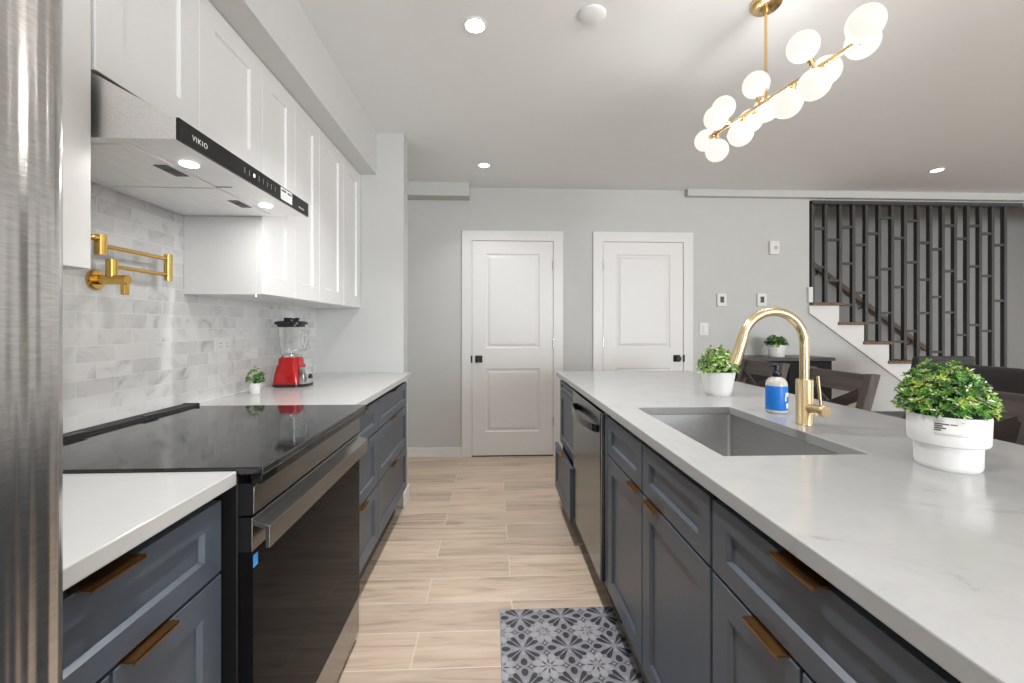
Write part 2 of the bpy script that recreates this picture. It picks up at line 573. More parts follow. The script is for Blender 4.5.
# ------------------------------------------------------------------ room shell
def struct(mb, name, m, label, cat, bevel=0):
    o = mb.build(name, m, bevel=bevel)
    return tag(o, label, cat, kind='structure')

STUB = 2.97
STAIR_Y = 5.12
struct(MB().box(-1.4, 7.6, -5.1, 5.3, -0.08, 0), 'floor', M['floor'], 'floor of pale wood look planks running across the kitchen', 'floor')
struct(MB().box(-1.4, 7.6, -5.1, 4.2, CEIL, CEIL + 0.1), 'ceiling', M['ceil'], 'flat pale grey ceiling over the whole room', 'ceiling')
struct(MB().box(-1.3, -1.2, -5.0, 4.08, 0, CEIL), 'wall_left', M['wall'], 'pale wall behind the range and white cabinets', 'wall')
struct(MB().box(-1.2, -0.608, STUB, STUB + 0.14, 0, CEIL), 'wall_return', M['wall'], 'short pale wall closing the left counter run', 'wall')

# stairs geometry numbers
T0X, T0Z, RUN, RISE, NT = 3.115, 1.464, 0.255, 0.190, 8
def under_stair_profile():
    pts = [(3.101, 0.0), (3.101, T0Z - 0.03)]
    for i in range(NT):
        xr = T0X + RUN * i + 0.268
        zt = T0Z - RISE * i - 0.03
        pts.append((xr, zt))
        if i < NT - 1: pts.append((xr, zt - RISE))
    pts.append((T0X + RUN * (NT - 1) + 0.268, 0.0))
    return pts
wb = MB()
wb.box(-1.3, 3.10, 4.08, 4.2, 0, CEIL)
wb.box(3.10, 7.5, 4.08, 4.2, 2.466, CEIL)
struct(wb, 'wall_back', M['wall'], 'pale grey back wall holding both white doors', 'wall')
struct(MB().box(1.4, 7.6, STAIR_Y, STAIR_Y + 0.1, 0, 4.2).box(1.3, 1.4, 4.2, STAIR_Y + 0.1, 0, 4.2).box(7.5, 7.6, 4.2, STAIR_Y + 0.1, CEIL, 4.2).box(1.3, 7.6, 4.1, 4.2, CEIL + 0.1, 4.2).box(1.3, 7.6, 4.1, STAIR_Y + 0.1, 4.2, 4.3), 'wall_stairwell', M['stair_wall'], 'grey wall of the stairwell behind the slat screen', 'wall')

def wall_with_window(name, fixed_axis, a, b, u0, u1, wins, label):
    """wall slab from a to b on fixed axis, spanning u0..u1, with window holes (u0,u1,z0,z1)"""
    mb = MB()
    def bx(p, q, z0, z1):
        if fixed_axis == 'X': mb.box(a, b, p, q, z0, z1)
        else: mb.box(p, q, a, b, z0, z1)
    cur = u0
    for (p, q, z0, z1) in wins:
        bx(cur, p, 0, CEIL); bx(p, q, 0, z0); bx(p, q, z1, CEIL); cur = q
    bx(cur, u1, 0, CEIL)
    return struct(mb, name, M['wall'], label, 'wall')
wall_with_window('wall_right', 'X', 7.5, 7.6, -5.0, 5.2, [(0.6, 3.2, 0.7, 2.2)], 'far dining room wall with a wide window')
wall_with_window('wall_front', 'Y', -5.1, -5.0, -1.3, 7.5, [(1.4, 5.0, 0.7, 2.2)], 'wall behind the cooking area with an added wide window')
def window(n, axis, a, u0, u1, z0, z1):
    if axis == 'X': root = thing('window_%d' % n, (a, (u0 + u1) / 2, z0), 'wide white framed window in the dining room wall', 'window', kind='structure')
    else: root = thing('window_%d' % n, ((u0 + u1) / 2, a, z0), 'added wide white framed window, unseen, in the wall opposite the doors', 'window', kind='structure')
    mb = MB()
    def bx(p, q, za, zb, d=0.03):
        if axis == 'X': mb.box(a - d, a + d, p, q, za, zb)
        else: mb.box(p, q, a - d, a + d, za, zb)
    t = 0.05
    bx(u0, u1, z0, z0 + t); bx(u0, u1, z1 - t, z1); bx(u0, u0 + t, z0, z1); bx(u1 - t, u1, z0, z1)
    um = (u0 + u1) / 2
    bx(um - t / 2, um + t / 2, z0, z1)
    mb.build('frame', M['trim'], root)
    g = MB()
    if axis == 'X': g.box(a + 0.010, a + 0.016, u0 + t, u1 - t, z0 + t, z1 - t)
    else: g.box(u0 + t, u1 - t, a - 0.016, a - 0.010, z0 + t, z1 - t)
    g.build('pane', M['clear'], root)
window(1, 'X', 7.55, 0.6, 3.2, 0.7, 2.2)
window(2, 'Y', -5.05, 1.4, 5.0, 0.7, 2.2)  # unseen rear window, added where its lamp lights the left run

# dropped soffit over the upper cabinets, boxed trims on the back wall
struct(MB().box(-1.2, -0.79, -5.0, STUB, 2.262, CEIL), 'trim_1', M['soffit'], 'boxed soffit above the white upper cabinets', 'soffit')
struct(MB().box(-1.2, -0.215, 3.93, 4.08, 2.42, CEIL), 'trim_2', M['wall'], 'short boxed duct at the top left of the back wall', 'soffit', 0.003)
struct(MB().box(1.86, 7.5, 4.02, 4.08, 2.478, CEIL), 'trim_3', M['wall'], 'long white ceiling trim above the slat screen', 'trim', 0.003)

# backsplash
struct(MB().box(-1.2, -1.194, 0.3, STUB, 0.9145, 1.90), 'wall_backsplash', M['tile'], 'marble subway tile backsplash behind the range', 'backsplash')

def baseboard(name, x0, x1, y0, y1, label):
    struct(MB().box(x0, x1, y0, y1, 0, 0.092), name, M['trim'], label, 'baseboard', 0.004)
baseboard('baseboard_left', -1.2, -0.285, 4.065, 4.08, 'white baseboard left of the tall white door')
baseboard('baseboard_middle', 0.665, 0.945, 4.065, 4.08, 'white baseboard between the two white doors')
baseboard('baseboard_right', 1.955, 3.12, 4.065, 4.08, 'white baseboard behind the black console')
struct(MB().box(-0.608, -0.594, STUB - 0.03, STUB + 0.155, 0, 0.1).box(-0.66, -0.594, STUB + 0.14, STUB + 0.155, 0, 0.1),
       'baseboard_return', M['trim'], 'white baseboard wrapping the end of the short wall', 'baseboard', 0.003)

# ------------------------------------------------------------------ interior doors
def raised_panel(mb, y, x0, x1, z0, z1):
    """moulded panel in a slab whose front face is at y (normal -Y)"""
    def R(a, dy): return [(x0 + a, y + dy, z0 + a), (x1 - a, y + dy, z0 + a), (x1 - a, y + dy, z1 - a), (x0 + a, y + dy, z1 - a)]
    rings = [R(0, 0), R(0.010, 0.009), R(0.020, 0.009), R(0.042, 0.001)]
    vs = [p for r in rings for p in r]
    fs = []
    for i in range(3):
        for k in range(4):
            k2 = (k + 1) % 4
            fs.append((i * 4 + k, i * 4 + 4 + k, i * 4 + 4 + k2, i * 4 + k2))
    fs.append((12, 15, 14, 13))
    mb.add(vs, fs)

def interior_door(n, x0, x1, knob_left, label):
    y = 4.066
    root = thing('door_%d' % n, ((x0 + x1) / 2, y, 0), label, 'door', kind='structure')
    z0, z1 = 0.012, 2.036
    st = 0.126
    pz = [(0.235, 0.832), (1.025, 1.918)]
    mb = MB()
    # front face as strips around two panels
    def q(a, b, c, d): mb.add([(a, y, c), (b, y, c), (b, y, d), (a, y, d)], [(0, 1, 2, 3)])
    xa, xb = x0 + st, x1 - st
    q(x0, xa, z0, z1); q(xb, x1, z0, z1)
    q(xa, xb, z0, pz[0][0]); q(xa, xb, pz[0][1], pz[1][0]); q(xa, xb, pz[1][1], z1)
    for a, b in pz: raised_panel(mb, y, xa, xb, a, b)
    yb = y + 0.0135
    mb.add([(x0, y, z0), (x1, y, z0), (x1, y, z1), (x0, y, z1), (x0, yb, z0), (x1, yb, z0), (x1, yb, z1), (x0, yb, z1)],
           [(0, 4, 5, 1), (1, 5, 6, 2), (2, 6, 7, 3), (3, 7, 4, 0), (4, 7, 6, 5)])
    mb.build('slab', M['door'], root)
    g = 0.004
    c = MB()
    w = 0.095
    c.prism([(x0 - g - w, 0), (x0 - g, 0), (x0 - g, z1 + g), (x1 + g, z1 + g), (x1 + g, 0), (x1 + g + w, 0), (x1 + g + w, z1 + g + w), (x0 - g - w, z1 + g + w)], 'Y', 4.058, 4.08)
    c.build('casing', M['trim'], root, bevel=0.003)
    MB().box(x0 - g, x1 + g, 4.074, 4.0799, 0.0, z0 - 0.002).build('threshold', M['black_matte'], root)
    kx = x0 + 0.062 if knob_left else x1 - 0.062
    k = MB()
    k.box(kx - 0.033, kx + 0.033, y - 0.008, y, 0.890, 0.956).build('rosette', M['black_matte'], root, bevel=0.003)
    kn = MB()
    kn.cyl((kx, y - 0.008, 0.923), (kx, y - 0.035, 0.923), 0.011)
    kn.lathe([(0.012, 0), (0.026, 0.008), (0.028, 0.018), (0.022, 0.027), (0.0001, 0.029)], (0, 0, 0), 24)
    # turn the lathe part to face -Y
    nb = 24 * 5
    for i in range(len(kn.v) - nb, len(kn.v)):
        a, b, c_ = kn.v[i]
        kn.v[i] = (kx + a, y - 0.030 - c_, 0.923 + b)
    kn.build('knob', M['black_matte'], root)
    ex = x0 - g / 2 if knob_left else x1 + g / 2
    MB().box(ex - 0.012 if knob_left else ex - 0.004, ex + 0.004 if knob_left else ex + 0.012, 4.054, 4.064, 0.89, 0.956).build('latch_plate', M['black_matte'], root)
    hx = x1 + g / 2 if knob_left else x0 - g / 2
    for hz in (0.328, 1.072, 1.812):
        MB().cyl((hx, 4.056, hz - 0.045), (hx, 4.056, hz + 0.045), 0.0055, n=12).build('hinge', M['chrome'], root)
interior_door(1, -0.192, 0.572, True, 'left white two panel door with square black knob on its left')
interior_door(2, 1.056, 1.832, False, 'right white two panel door behind the island with black knob on its right')

# ------------------------------------------------------------------ cabinet builders
XL, XR = -0.567, 0.462          # cabinet front planes, left run and island
TOE, CTOP = 0.165, 0.884
def pull(parent, xf, n, ya, yb, z):
    mb = MB()
    mb.box(xf - n * 0.012, xf + n * 0.019, ya, yb, z, z + 0.003)
    mb.box(xf + n * 0.017, xf + n * 0.019, ya, yb, z - 0.004, z + 0.003)
    return mb.build('handle', M['bronze'], parent, bevel=0.0006)

def base_cabinet(name, side, y0, y1, fronts, label, cat='base cabinet', group=None, open_top=False, back=None, floor_kick=True):
    n = 1 if side == 'L' else -1
    xf = XL if side == 'L' else XR
    back = back if back is not None else (-1.195 if side == 'L' else 1.06)
    root = thing(name, ((xf + back) / 2, (y0 + y1) / 2, 0), label, cat, group)
    xi = xf - n * 0.0205
    c = MB()
    if open_top:
        t = 0.018
        c.box(back, xi, y0, y0 + t, TOE, CTOP); c.box(back, xi, y1 - t, y1, TOE, CTOP)
        c.box(back, back + n * t, y0 + t, y1 - t, TOE, CTOP); c.box(back, xi, y0 + t, y1 - t, TOE, TOE + t)
        c.box(xi - n * t, xi, y0 + t, y1 - t, CTOP - 0.08, CTOP)
    else:
        c.box(back, xi, y0, y1, TOE, CTOP)
    c.build('carcass', M['carcass'], root)
    if floor_kick:
        MB().box(back, xf - n * 0.075, y0, y1, 0, TOE).build('toe_kick', M['toe'], root)
    for fr in fronts:
        kind, a, b, z0, z1, h = fr[:6]
        out = fr[6] if len(fr) > 6 else 0.0
        g = 0.0034
        x = xf + n * out
        slab = MB()
        slab.shaker(x, n, a + g, b - g, z0 + g, z1 - g, rail=0.058 if kind == 'door' else 0.052, rz=0.058 if kind == 'door' else min(0.05, (z1 - z0) * 0.28))
        if out > 0.002:   # the drawer box seen when it stands open
            slab.box(xi, x - n * 0.02, a + 0.03, b - 0.03, z0 + 0.03, z1 - 0.05)
        d = slab.build('drawer' if kind == 'drawer' else 'door', M['navy'], root)
        if h: pull(d, x, n, h[0], h[1], z1 - g)
    return root

GZ = 0.712
base_cabinet('base_cabinet', 'L', 0.405, 0.930, [
    ('drawer', 0.405, 0.930, GZ, 0.866, (0.613, 0.708)),
    ('door', 0.405, 0.6675, TOE, GZ, (0.545, 0.640)),
    ('door', 0.6675, 0.930, TOE, GZ, (0.684, 0.779))],
    'slate blue base cabinet between the refrigerator and the black range')
base_cabinet('drawer_cabinet', 'L', 1.722, 2.160, [
    ('drawer', 1.722, 2.160, GZ, 0.866, (1.845, 1.94)),
    ('drawer', 1.722, 2.160, 0.45, GZ, (1.845, 1.94)),
    ('drawer', 1.722, 2.160, TOE, 0.45, (1.845, 1.94))],
    'narrow slate blue three drawer cabinet right beside the range', 'drawer cabinet', 'drawer stacks left of the aisle')
base_cabinet('drawer_cabinet', 'L', 2.160, STUB - 0.1, [
    ('drawer', 2.160, STUB - 0.1, GZ, 0.866, (2.42, 2.53)),
    ('drawer', 2.160, STUB - 0.1, 0.45, GZ, (2.42, 2.53)),
    ('drawer', 2.160, STUB - 0.1, TOE, 0.45, (2.42, 2.53))],
    'wide slate blue three drawer cabinet against the short end wall', 'drawer cabinet', 'drawer stacks left of the aisle')

base_cabinet('drawer_cabinet', 'R', 2.362, 2.93, [
    ('drawer', 2.362, 2.93, 0.80, 0.866, None),
    ('drawer', 2.362, 2.93, 0.442, 0.80, None),
    ('drawer', 2.362, 2.93, TOE - 0.03, 0.442, (2.58, 2.70), 0.035)],
    'slate blue drawer cabinet at the far island end with bottom drawer ajar', 'drawer cabinet')
base_cabinet('sink_cabinet', 'R', 0.893, 1.717, [
    ('drawer', 1.312, 1.717, GZ, 0.866, None),
    ('drawer', 0.893, 1.312, GZ, 0.866, None),
    ('door', 1.312, 1.717, TOE, GZ, (1.33, 1.415)),
    ('door', 0.893, 1.312, TOE, GZ, (1.17, 1.262))],
    'slate blue two door sink cabinet in the island beside the dishwasher', 'base cabinet', open_top=True)
base_cabinet('base_cabinet', 'R', 0.36, 0.889, [
    ('drawer', 0.36, 0.889, GZ, 0.866, (0.575, 0.67)),
    ('door', 0.626, 0.889, TOE, GZ, (0.652, 0.745)),
    ('door', 0.36, 0.626, TOE, GZ, (0.51, 0.60))],
    'slate blue island cabinet nearest the viewer with one wide drawer over doors')

# island back panel and far end panel
ip = MB()
ip.box(1.062, 1.08, 0.36, 2.95, 0, CTOP)
ip.box(XR + 0.02, 1.062, 2.932, 2.95, 0, CTOP)
tag(ip.build('island_panel', M['navy'], bevel=0.001), 'slate blue panel cladding the back and far end of the island', 'island panel')

tag(MB().box(XR, XR + 0.58, 1.7185, 1.7505, TOE, CTOP).build('filler_panel', M['navy'], bevel=0.001), 'narrow slate blue filler strip between dishwasher and sink cabinet', 'filler panel')

# ------------------------------------------------------------------ worktops
def worktop(name, x0, x1, y0, y1, label, hole=None, stone='quartz'):
    mb = MB()
    if hole:
        hx0, hx1, hy0, hy1 = hole
        xs, ys = [x0, hx0, hx1, x1], [y0, hy0, hy1, y1]
        z0, z1 = CTOP + 0.0005, 0.9145
        vs = [(x, y, z) for z in (z0, z1) for y in ys for x in xs]
        I = lambda i, j, k: k * 16 + j * 4 + i
        fs = []
        for j in range(3):
            for i in range(3):
                if i == 1 and j == 1: continue
                fs.append((I(i, j, 1), I(i + 1, j, 1), I(i + 1, j + 1, 1), I(i, j + 1, 1)))
                fs.append((I(i, j, 0), I(i, j + 1, 0), I(i + 1, j + 1, 0), I(i + 1, j, 0)))
        for i in range(3):
            fs.append((I(i, 0, 0), I(i + 1, 0, 0), I(i + 1, 0, 1), I(i, 0, 1)))
            fs.append((I(i, 3, 1), I(i + 1, 3, 1), I(i + 1, 3, 0), I(i, 3, 0)))
            fs.append((I(0, i, 1), I(0, i + 1, 1), I(0, i + 1, 0), I(0, i, 0)))
            fs.append((I(3, i, 0), I(3, i + 1, 0), I(3, i + 1, 1), I(3, i, 1)))
        for a, b in (((1, 1), (2, 1)), ((2, 1), (2, 2)), ((2, 2), (1, 2)), ((1, 2), (1, 1))):
            fs.append((I(*a, 0), I(*b, 0), I(*b, 1), I(*a, 1)))
        mb.add(vs, fs)
    else:
        mb.box(x0, x1, y0, y1, CTOP + 0.0005, 0.9145)
    o = mb.build(name, M[stone], bevel=0.0025)
    return tag(o, label, 'worktop')
XC = -0.551
worktop('worktop', -1.194, XC, 0.405, 0.953, 'short white quartz worktop between refrigerator and range')
worktop('worktop', -1.194, XC, 1.7165, STUB, 'white quartz worktop beyond the range holding the red blender')
SINK = (0.556, 0.922, 1.012, 1.638)
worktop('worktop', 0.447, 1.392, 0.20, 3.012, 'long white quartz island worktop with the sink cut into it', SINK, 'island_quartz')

# undermount sink
sk = thing('sink', (0.739, 1.325, 0.66), 'undermount brushed steel sink set into the island worktop', 'sink')
def basin():
    x0, x1, y0, y1 = SINK[0] - 0.006, SINK[1] + 0.006, SINK[2] - 0.006, SINK[3] + 0.006
    def rr(o, r, z):
        pts = []
        for cx, cy, a0 in ((x1 - o - r, y1 - o - r, 0), (x0 + o + r, y1 - o - r, 90), (x0 + o + r, y0 + o + r, 180), (x1 - o - r, y0 + o + r, 270)):
            for k in range(6):
                a = math.radians(a0 + k * 18)
                pts.append((cx + r * math.cos(a), cy + r * math.sin(a), z))
        return pts
    mb = MB(); mb.smooth = True
    zt = CTOP - 0.0005
    rings = [rr(-0.02, 0.02, zt), rr(0, 0.012, zt), rr(0, 0.012, 0.69), rr(0.004, 0.016, 0.678), rr(0.02, 0.02, 0.672)]
    out = [rr(0.02, 0.02, 0.668), rr(-0.003, 0.012, 0.668), rr(-0.003, 0.012, zt - 0.003), rr(-0.02, 0.02, zt - 0.003)]
    allr = rings
    vs = [p for r in allr for p in r]; fs = []
    n = 24
    for i in range(len(allr) - 1):
        for k in range(n):
            fs.append((i * n + k, i * n + (k + 1) % n, (i + 1) * n + (k + 1) % n, (i + 1) * n + k))
    fs.append(tuple(range((len(allr) - 1) * n, len(allr) * n)))
    mb.add(vs, fs)
    vs = [p for r in out for p in r]; fs = []
    for i in range(len(out) - 1):
        for k in range(n):
            fs.append((i * n + k, i * n + (k + 1) % n, (i + 1) * n + (k + 1) % n, (i + 1) * n + k))
    fs.append(tuple(range(n)))
    mb.add(vs, fs)
    mb.build('basin', M['sink'], sk)
    MB().lathe([(0.045, 0), (0.043, 0.002), (0.03, 0.0015), (0.028, -0.001), (0.0001, -0.001)], (0.739, 1.40, 0.6722), 32).build('drain', M['chrome'], sk)
basin()

# ------------------------------------------------------------------ faucet
fx, fy = 1.000, 1.337
ft = thing('faucet', (fx, fy, 0.9145), 'tall brushed brass gooseneck faucet standing behind the sink', 'faucet')
MB().lathe([(0.026, 0), (0.026, 0.003), (0.0245, 0.005), (0.0245, 0.140), (0.0235, 0.1425), (0.0001, 0.1425)], (fx, fy, 0.9145), 40).build('body', M['brass'], ft)
R_ = 0.102
cx, cz = fx - R_, 1.172
path = [(fx, fy, 1.055), (fx, fy, 1.12)]
for k in range(0, 28):
    a = math.radians(k * 6)
    path.append((cx + R_ * math.cos(a), fy, cz + R_ * math.sin(a)))
a = math.radians(163)
ex, ez = path[-1][0], path[-1][2]
dx, dz = -math.sin(a), math.cos(a)
MB().tube(path, 0.0142, 24).build('neck', M['brass'], ft)
wand = MB()
wand.tube([(ex, fy, ez), (ex + dx * 0.01, fy, ez + dz * 0.01), (ex + dx * 0.085, fy, ez + dz * 0.085), (ex + dx * 0.1, fy, ez + dz * 0.1)], [0.0150, 0.0160, 0.0175, 0.0160], 24)
wand.build('spray_head', M['brass'], ft)
hd = Vector((0.12, -0.99, 0)).normalized()
hp = Vector((fx, fy, 0.968)) + hd * 0.020
lv = MB()
lv.tube([hp, hp + hd * 0.045], [0.0150, 0.0150], 28)
lv.build('valve_arm', M['brass'], ft)
MB().tube([hp + hd * 0.044, hp + hd * 0.046, hp + hd * 0.058, hp + hd * 0.060], [0.0150, 0.018, 0.018, 0.0168], 32).build('handle_cap', M['brass'], ft)
lp = hp + hd * 0.040
MB().tube([lp + Vector((0, 0, 0.015)), lp + Vector((-0.003, 0, 0.05)), lp + Vector((-0.009, 0, 0.106))], [0.0042, 0.0042, 0.0042], 14).build('lever', M['brass'], ft)

# ------------------------------------------------------------------ dishwasher
dw = thing('dishwasher', (0.76, 2.055, 0), 'stainless steel dishwasher with arched bar handle set in the island', 'dishwasher')
MB().box(0.49, 1.05, 1.757, 2.355, 0.12, 0.882).build('tub', M['black'], dw)
dd = MB().box(0.444, 0.489, 1.756, 2.356, 0.172, 0.872).build('door', M['steel'], dw, bevel=0.006, seg=3)
hb = MB()
pts = []
for k in range(0, 21):
    t = k / 20
    pts.append((0.440 - 0.034 * math.sin(math.pi * min(1, max(0, t))) ** 0.6, 1.80 + 0.51 * t, 0.797))
def ribbon(mb, pts, t, w):
    n = len(pts); vs = []
    for i, p in enumerate(pts):
        a = Vector(pts[max(0, i - 1)]); b = Vector(pts[min(n - 1, i + 1)])
        d = (b - a).normalized(); s = Vector((d.y, -d.x, 0))
        for (q, h) in ((-t / 2, -w / 2), (t / 2, -w / 2), (t / 2, w / 2), (-t / 2, w / 2)):
            vs.append(Vector(p) + s * q + Vector((0, 0, h)))
    fs = [(0, 1, 2, 3), (4 * n - 1, 4 * n - 2, 4 * n - 3, 4 * n - 4)]
    for i in range(n - 1):
        for k in range(4):
            k2 = (k + 1) % 4
            fs.append((i * 4 + k, i * 4 + 4 + k, i * 4 + 4 + k2, i * 4 + k2))
    mb.add(vs, fs)
ribbon(hb, pts, 0.010, 0.036)
hb.build('handle', M['steel'], dd, bevel=0.002)
MB().box(0.53, 1.0, 1.757, 2.355, 0.0, 0.118).build('toe_kick', M['black'], dw)

# ------------------------------------------------------------------ range
RY0, RY1 = 0.957, 1.713
rg = thing('range', (-0.85, 1.335, 0), 'black glass electric range with steel control strip between the worktops', 'range')
MB().box(-1.188, -0.552, RY0, RY1, 0.035, 0.902).build('body', M['black'], rg, bevel=0.002)
ct = MB()
ct.box(-1.128, -0.497, RY0 - 0.001, RY1 + 0.001, 0.9045, 0.921)
cto = ct.build('cooktop', M['cooktop'], rg, bevel=0.0025)
MB().box(-0.524, -0.500, RY0, RY1, 0.884, 0.904).build('front_lip', M['black_glass'], rg, bevel=0.002)
vt = MB()
vt.box(-1.190, -1.130, RY0, RY1, 0.9025, 0.922)
for i in range(4):
    x = -1.188 + i * 0.0145
    vt.box(x, x + 0.006, RY0 + 0.004, RY1 - 0.004, 0.922, 0.930)
vt.box(-1.190, -1.130, RY0, RY0 + 0.004, 0.922, 0.932); vt.box(-1.190, -1.130, RY1 - 0.004, RY1, 0.922, 0.932)
vt.box(-1.150, -1.136, 1.20, 1.26, 0.932, 0.9335); vt.box(-1.150, -1.136, 1.46, 1.52, 0.932, 0.9335)
vt.build('rear_vent', simple('vent_grey', (0.03, 0.03, 0.03), 0.35), rg)
def rounded_rect(y0, y1, z0, z1, r, corners=(1, 1, 1, 1)):
    pts = []
    for (cy, cz_, a0, use, py, pz) in ((y1 - r, z1 - r, 0, corners[0], y1, z1), (y0 + r, z1 - r, 90, corners[1], y0, z1), (y0 + r, z0 + r, 180, corners[2], y0, z0), (y1 - r, z0 + r, 270, corners[3], y1, z0)):
        if not use: pts.append((py, pz)); continue
        for k in range(7):
            a = math.radians(a0 + 15 * k)
            pts.append((cy + r * math.cos(a), cz_ + r * math.sin(a)))
    return pts
cp = MB().prism(rounded_rect(RY0 + 0.004, RY1 - 0.004, 0.817, 0.884, 0.016, (1, 1, 0, 0)), 'X', -0.5225, -0.519).build('control_panel', M['dark_steel'], rg, bevel=0.001)
MB().box(-0.552, -0.5228, RY0 + 0.003, RY1 - 0.003, 0.815, 0.884).build('panel_housing', M['black'], rg)
dr = MB().prism(rounded_rect(RY0 + 0.003, RY1 - 0.003, 0.178, 0.735, 0.004), 'X', -0.552, -0.521).build('oven_door', M['oven_glass'], rg, bevel=0.0015)
MB().box(-0.552, -0.5255, RY0 + 0.003, RY1 - 0.003, 0.7352, 0.809).build('door_top', M['black'], dr)
MB().box(-0.5253, -0.522, RY0 + 0.003, RY1 - 0.003, 0.7352, 0.809).build('door_trim', M['dark_steel'], dr, bevel=0.0015)
hh = MB()
hh.prism([(-0.497, 0.741), (-0.488, 0.741), (-0.488, 0.788), (-0.5215, 0.800), (-0.5215, 0.790), (-0.497, 0.781)], 'Y', RY0 + 0.008, RY1 - 0.008)
hh.build('handle', M['dark_steel'], dr, bevel=0.001)
MB().box(-0.5217, -0.5205, RY0 + 0.004, RY0 + 0.022, 0.70, 0.727).build('sticker', simple('blue_sticker', (0.05, 0.30, 0.75), 0.4), dr)
MB().box(-0.552, -0.523, RY0 + 0.003, RY1 - 0.003, 0.036, 0.170).build('storage_drawer', M['dark_steel'], rg, bevel=0.002)
for yy in (RY0 + 0.06, RY1 - 0.05):
    for xx in (-0.60, -1.12):
        MB().cyl((xx, yy, 0), (xx, yy, 0.036), 0.018, n=16).build('foot', M['black_matte'], rg)

# ------------------------------------------------------------------ refrigerator
fg = thing('refrigerator', (-0.80, -0.06, 0), 'tall brushed steel refrigerator standing at the left edge', 'refrigerator')
FY0, FY1 = -0.52, 0.398
MB().box(-1.19, -0.50, FY0, FY1, 0.03, 1.78).build('body', simple('fridge_grey_side', (0.20, 0.20, 0.20), 0.4), fg, bevel=0.004)
def fridge_door(y0, y1, z0, z1, name, left_round, right_round):
    """steel front bowed outward, tight round edges"""
    pts = []
    n = 24
    for i in range(n + 1):
        t = i / n
        y = y0 + (y1 - y0) * t
        u = 2 * (y - FY0) / (FY1 - FY0) - 1
        bow = 0.030 * (1 - u * u)
        e = min(t * (y1 - y0), (1 - t) * (y1 - y0))
        rnd = 0.0
        if e < 0.02: rnd = 0.012 * (1 - math.sqrt(max(0, 1 - ((0.02 - e) / 0.02) ** 2)))
        pts.append((-0.366 + bow - 0.028 - rnd + 0.026, y))
    pts += [(-0.495, y1), (-0.495, y0)]
    mb = MB(); mb.smooth = True
    mb.prism(pts, 'Z', z0, z1)
    o = mb.build(name, M['fridge'], fg)
    return o
d1 = fridge_door(FY0, -0.063, 0.75, 1.785, 'door', 1, 1)
d2 = fridge_door(-0.057, FY1, 0.75, 1.785, 'door', 1, 1)
d3 = fridge_door(FY0, FY1, 0.06, 0.742, 'freezer_drawer', 1, 1)
for d, yy in ((d1, -0.10), (d2, -0.02)):
    h = MB()
    h.cyl((-0.305, yy, 0.85), (-0.305, yy, 1.65), 0.011, n=16)
    for z in (0.90, 1.60): h.cyl((-0.365, yy, z), (-0.305, yy, z), 0.008, n=12)
    h.build('handle', M['steel'], d)
h = MB()
h.cyl((-0.305, -0.44, 0.68), (-0.305, 0.32, 0.68), 0.011, n=16)
for yy in (-0.36, 0.24): h.cyl((-0.375, yy, 0.68), (-0.305, yy, 0.68), 0.008, n=12)
h.build('handle', M['steel'], d3)
for yy in (FY0 + 0.08, FY1 - 0.08):
    for xx in (-0.58, -1.1): MB().cyl((xx, yy, 0), (xx, yy, 0.031), 0.02, n=16).build('foot', M['black_matte'], fg)

# ------------------------------------------------------------------ upper cabinets
XU = -0.898
def wall_cabinet(y0, y1, z0, z1, doors, label):
    root = thing('wall_cabinet', (-1.04, (y0 + y1) / 2, z0), label, 'wall cabinet', 'white upper cabinets')
    c = MB().box(-1.193, XU - 0.0205, y0, y1, z0, z1)
    c.build('carcass', M['white_cab'], root, bevel=0.001)
    for a, b in doors:
        MB().shaker(XU, 1, a + 0.0015, b - 0.0015, z0 + 0.002, z1 - 0.002, rail=0.075, rec=0.009, bev=0.004).build('door', M['white_cab'], root)
    return root
UT = 2.261
wall_cabinet(0.405, 1.006, 1.352, UT, [(0.405, 1.006)], 'white upper cabinet left of the range hood, next to the refrigerator')
wall_cabinet(1.0075, 1.7165, 1.806, UT, [(1.012, 1.358), (1.358, 1.7155)], 'short white upper cabinet directly above the range hood')
w3 = wall_cabinet(1.718, 2.274, 1.352, UT, [(1.7185, 1.998), (1.998, 2.274)], 'white upper cabinet right of the range hood, above the tiny plant')
w4 = wall_cabinet(2.275, STUB - 0.003, 1.352, UT, [(2.275, 2.63), (2.63, STUB - 0.004)], 'farthest white upper cabinet, above the red blender')
MB().lathe([(0.006, 0), (0.006, -0.008), (0.0001, -0.010)], (-0.93, 1.735, 1.352), 16).build('bumper', M['chrome'], w3)

# ------------------------------------------------------------------ range hood
hd_ = thing('range_hood', (-0.94, 1.335, 1.635), 'stainless under cabinet range hood with black control strip above the range', 'range hood')
HY0, HY1 = 1.018, 1.712
HB = 1.655
sh = MB()
prof = [(-1.192, HB), (-0.725, HB), (-0.725, 1.7035), (-0.898, 1.797), (-0.93, 1.8045), (-1.192, 1.8045)]
sh.prism(prof, 'Y', HY0, HY1)
sh.build('shell', M['hood_steel'], hd_, bevel=0.001)
hp_ = MB().box(-0.725, -0.718, HY0, HY1, HB - 0.001, 1.7055).build('control_panel', M['black_glass'], hd_, bevel=0.001)
RT = (H90, 0, H90)
text('brand_lettering', 'VIKIO', (-0.7178, 1.062, 1.672), RT, 0.0185, M['plastic'], hp_, spacing=1.22)
BG = simple('button_grey', (0.16, 0.16, 0.16), 0.4)
for i in range(8):
    y = 1.278 + i * 0.0245 + 0.003 * (i > 2)
    if i == 2: MB().box(-0.7182, -0.7176, y - 0.001, y + 0.007, 1.676, 1.686).build('indicator_light', M['led'], hp_)
    else: MB().box(-0.7182, -0.7176, y, y + 0.004, 1.672, 1.689).build('touch_button', BG, hp_)
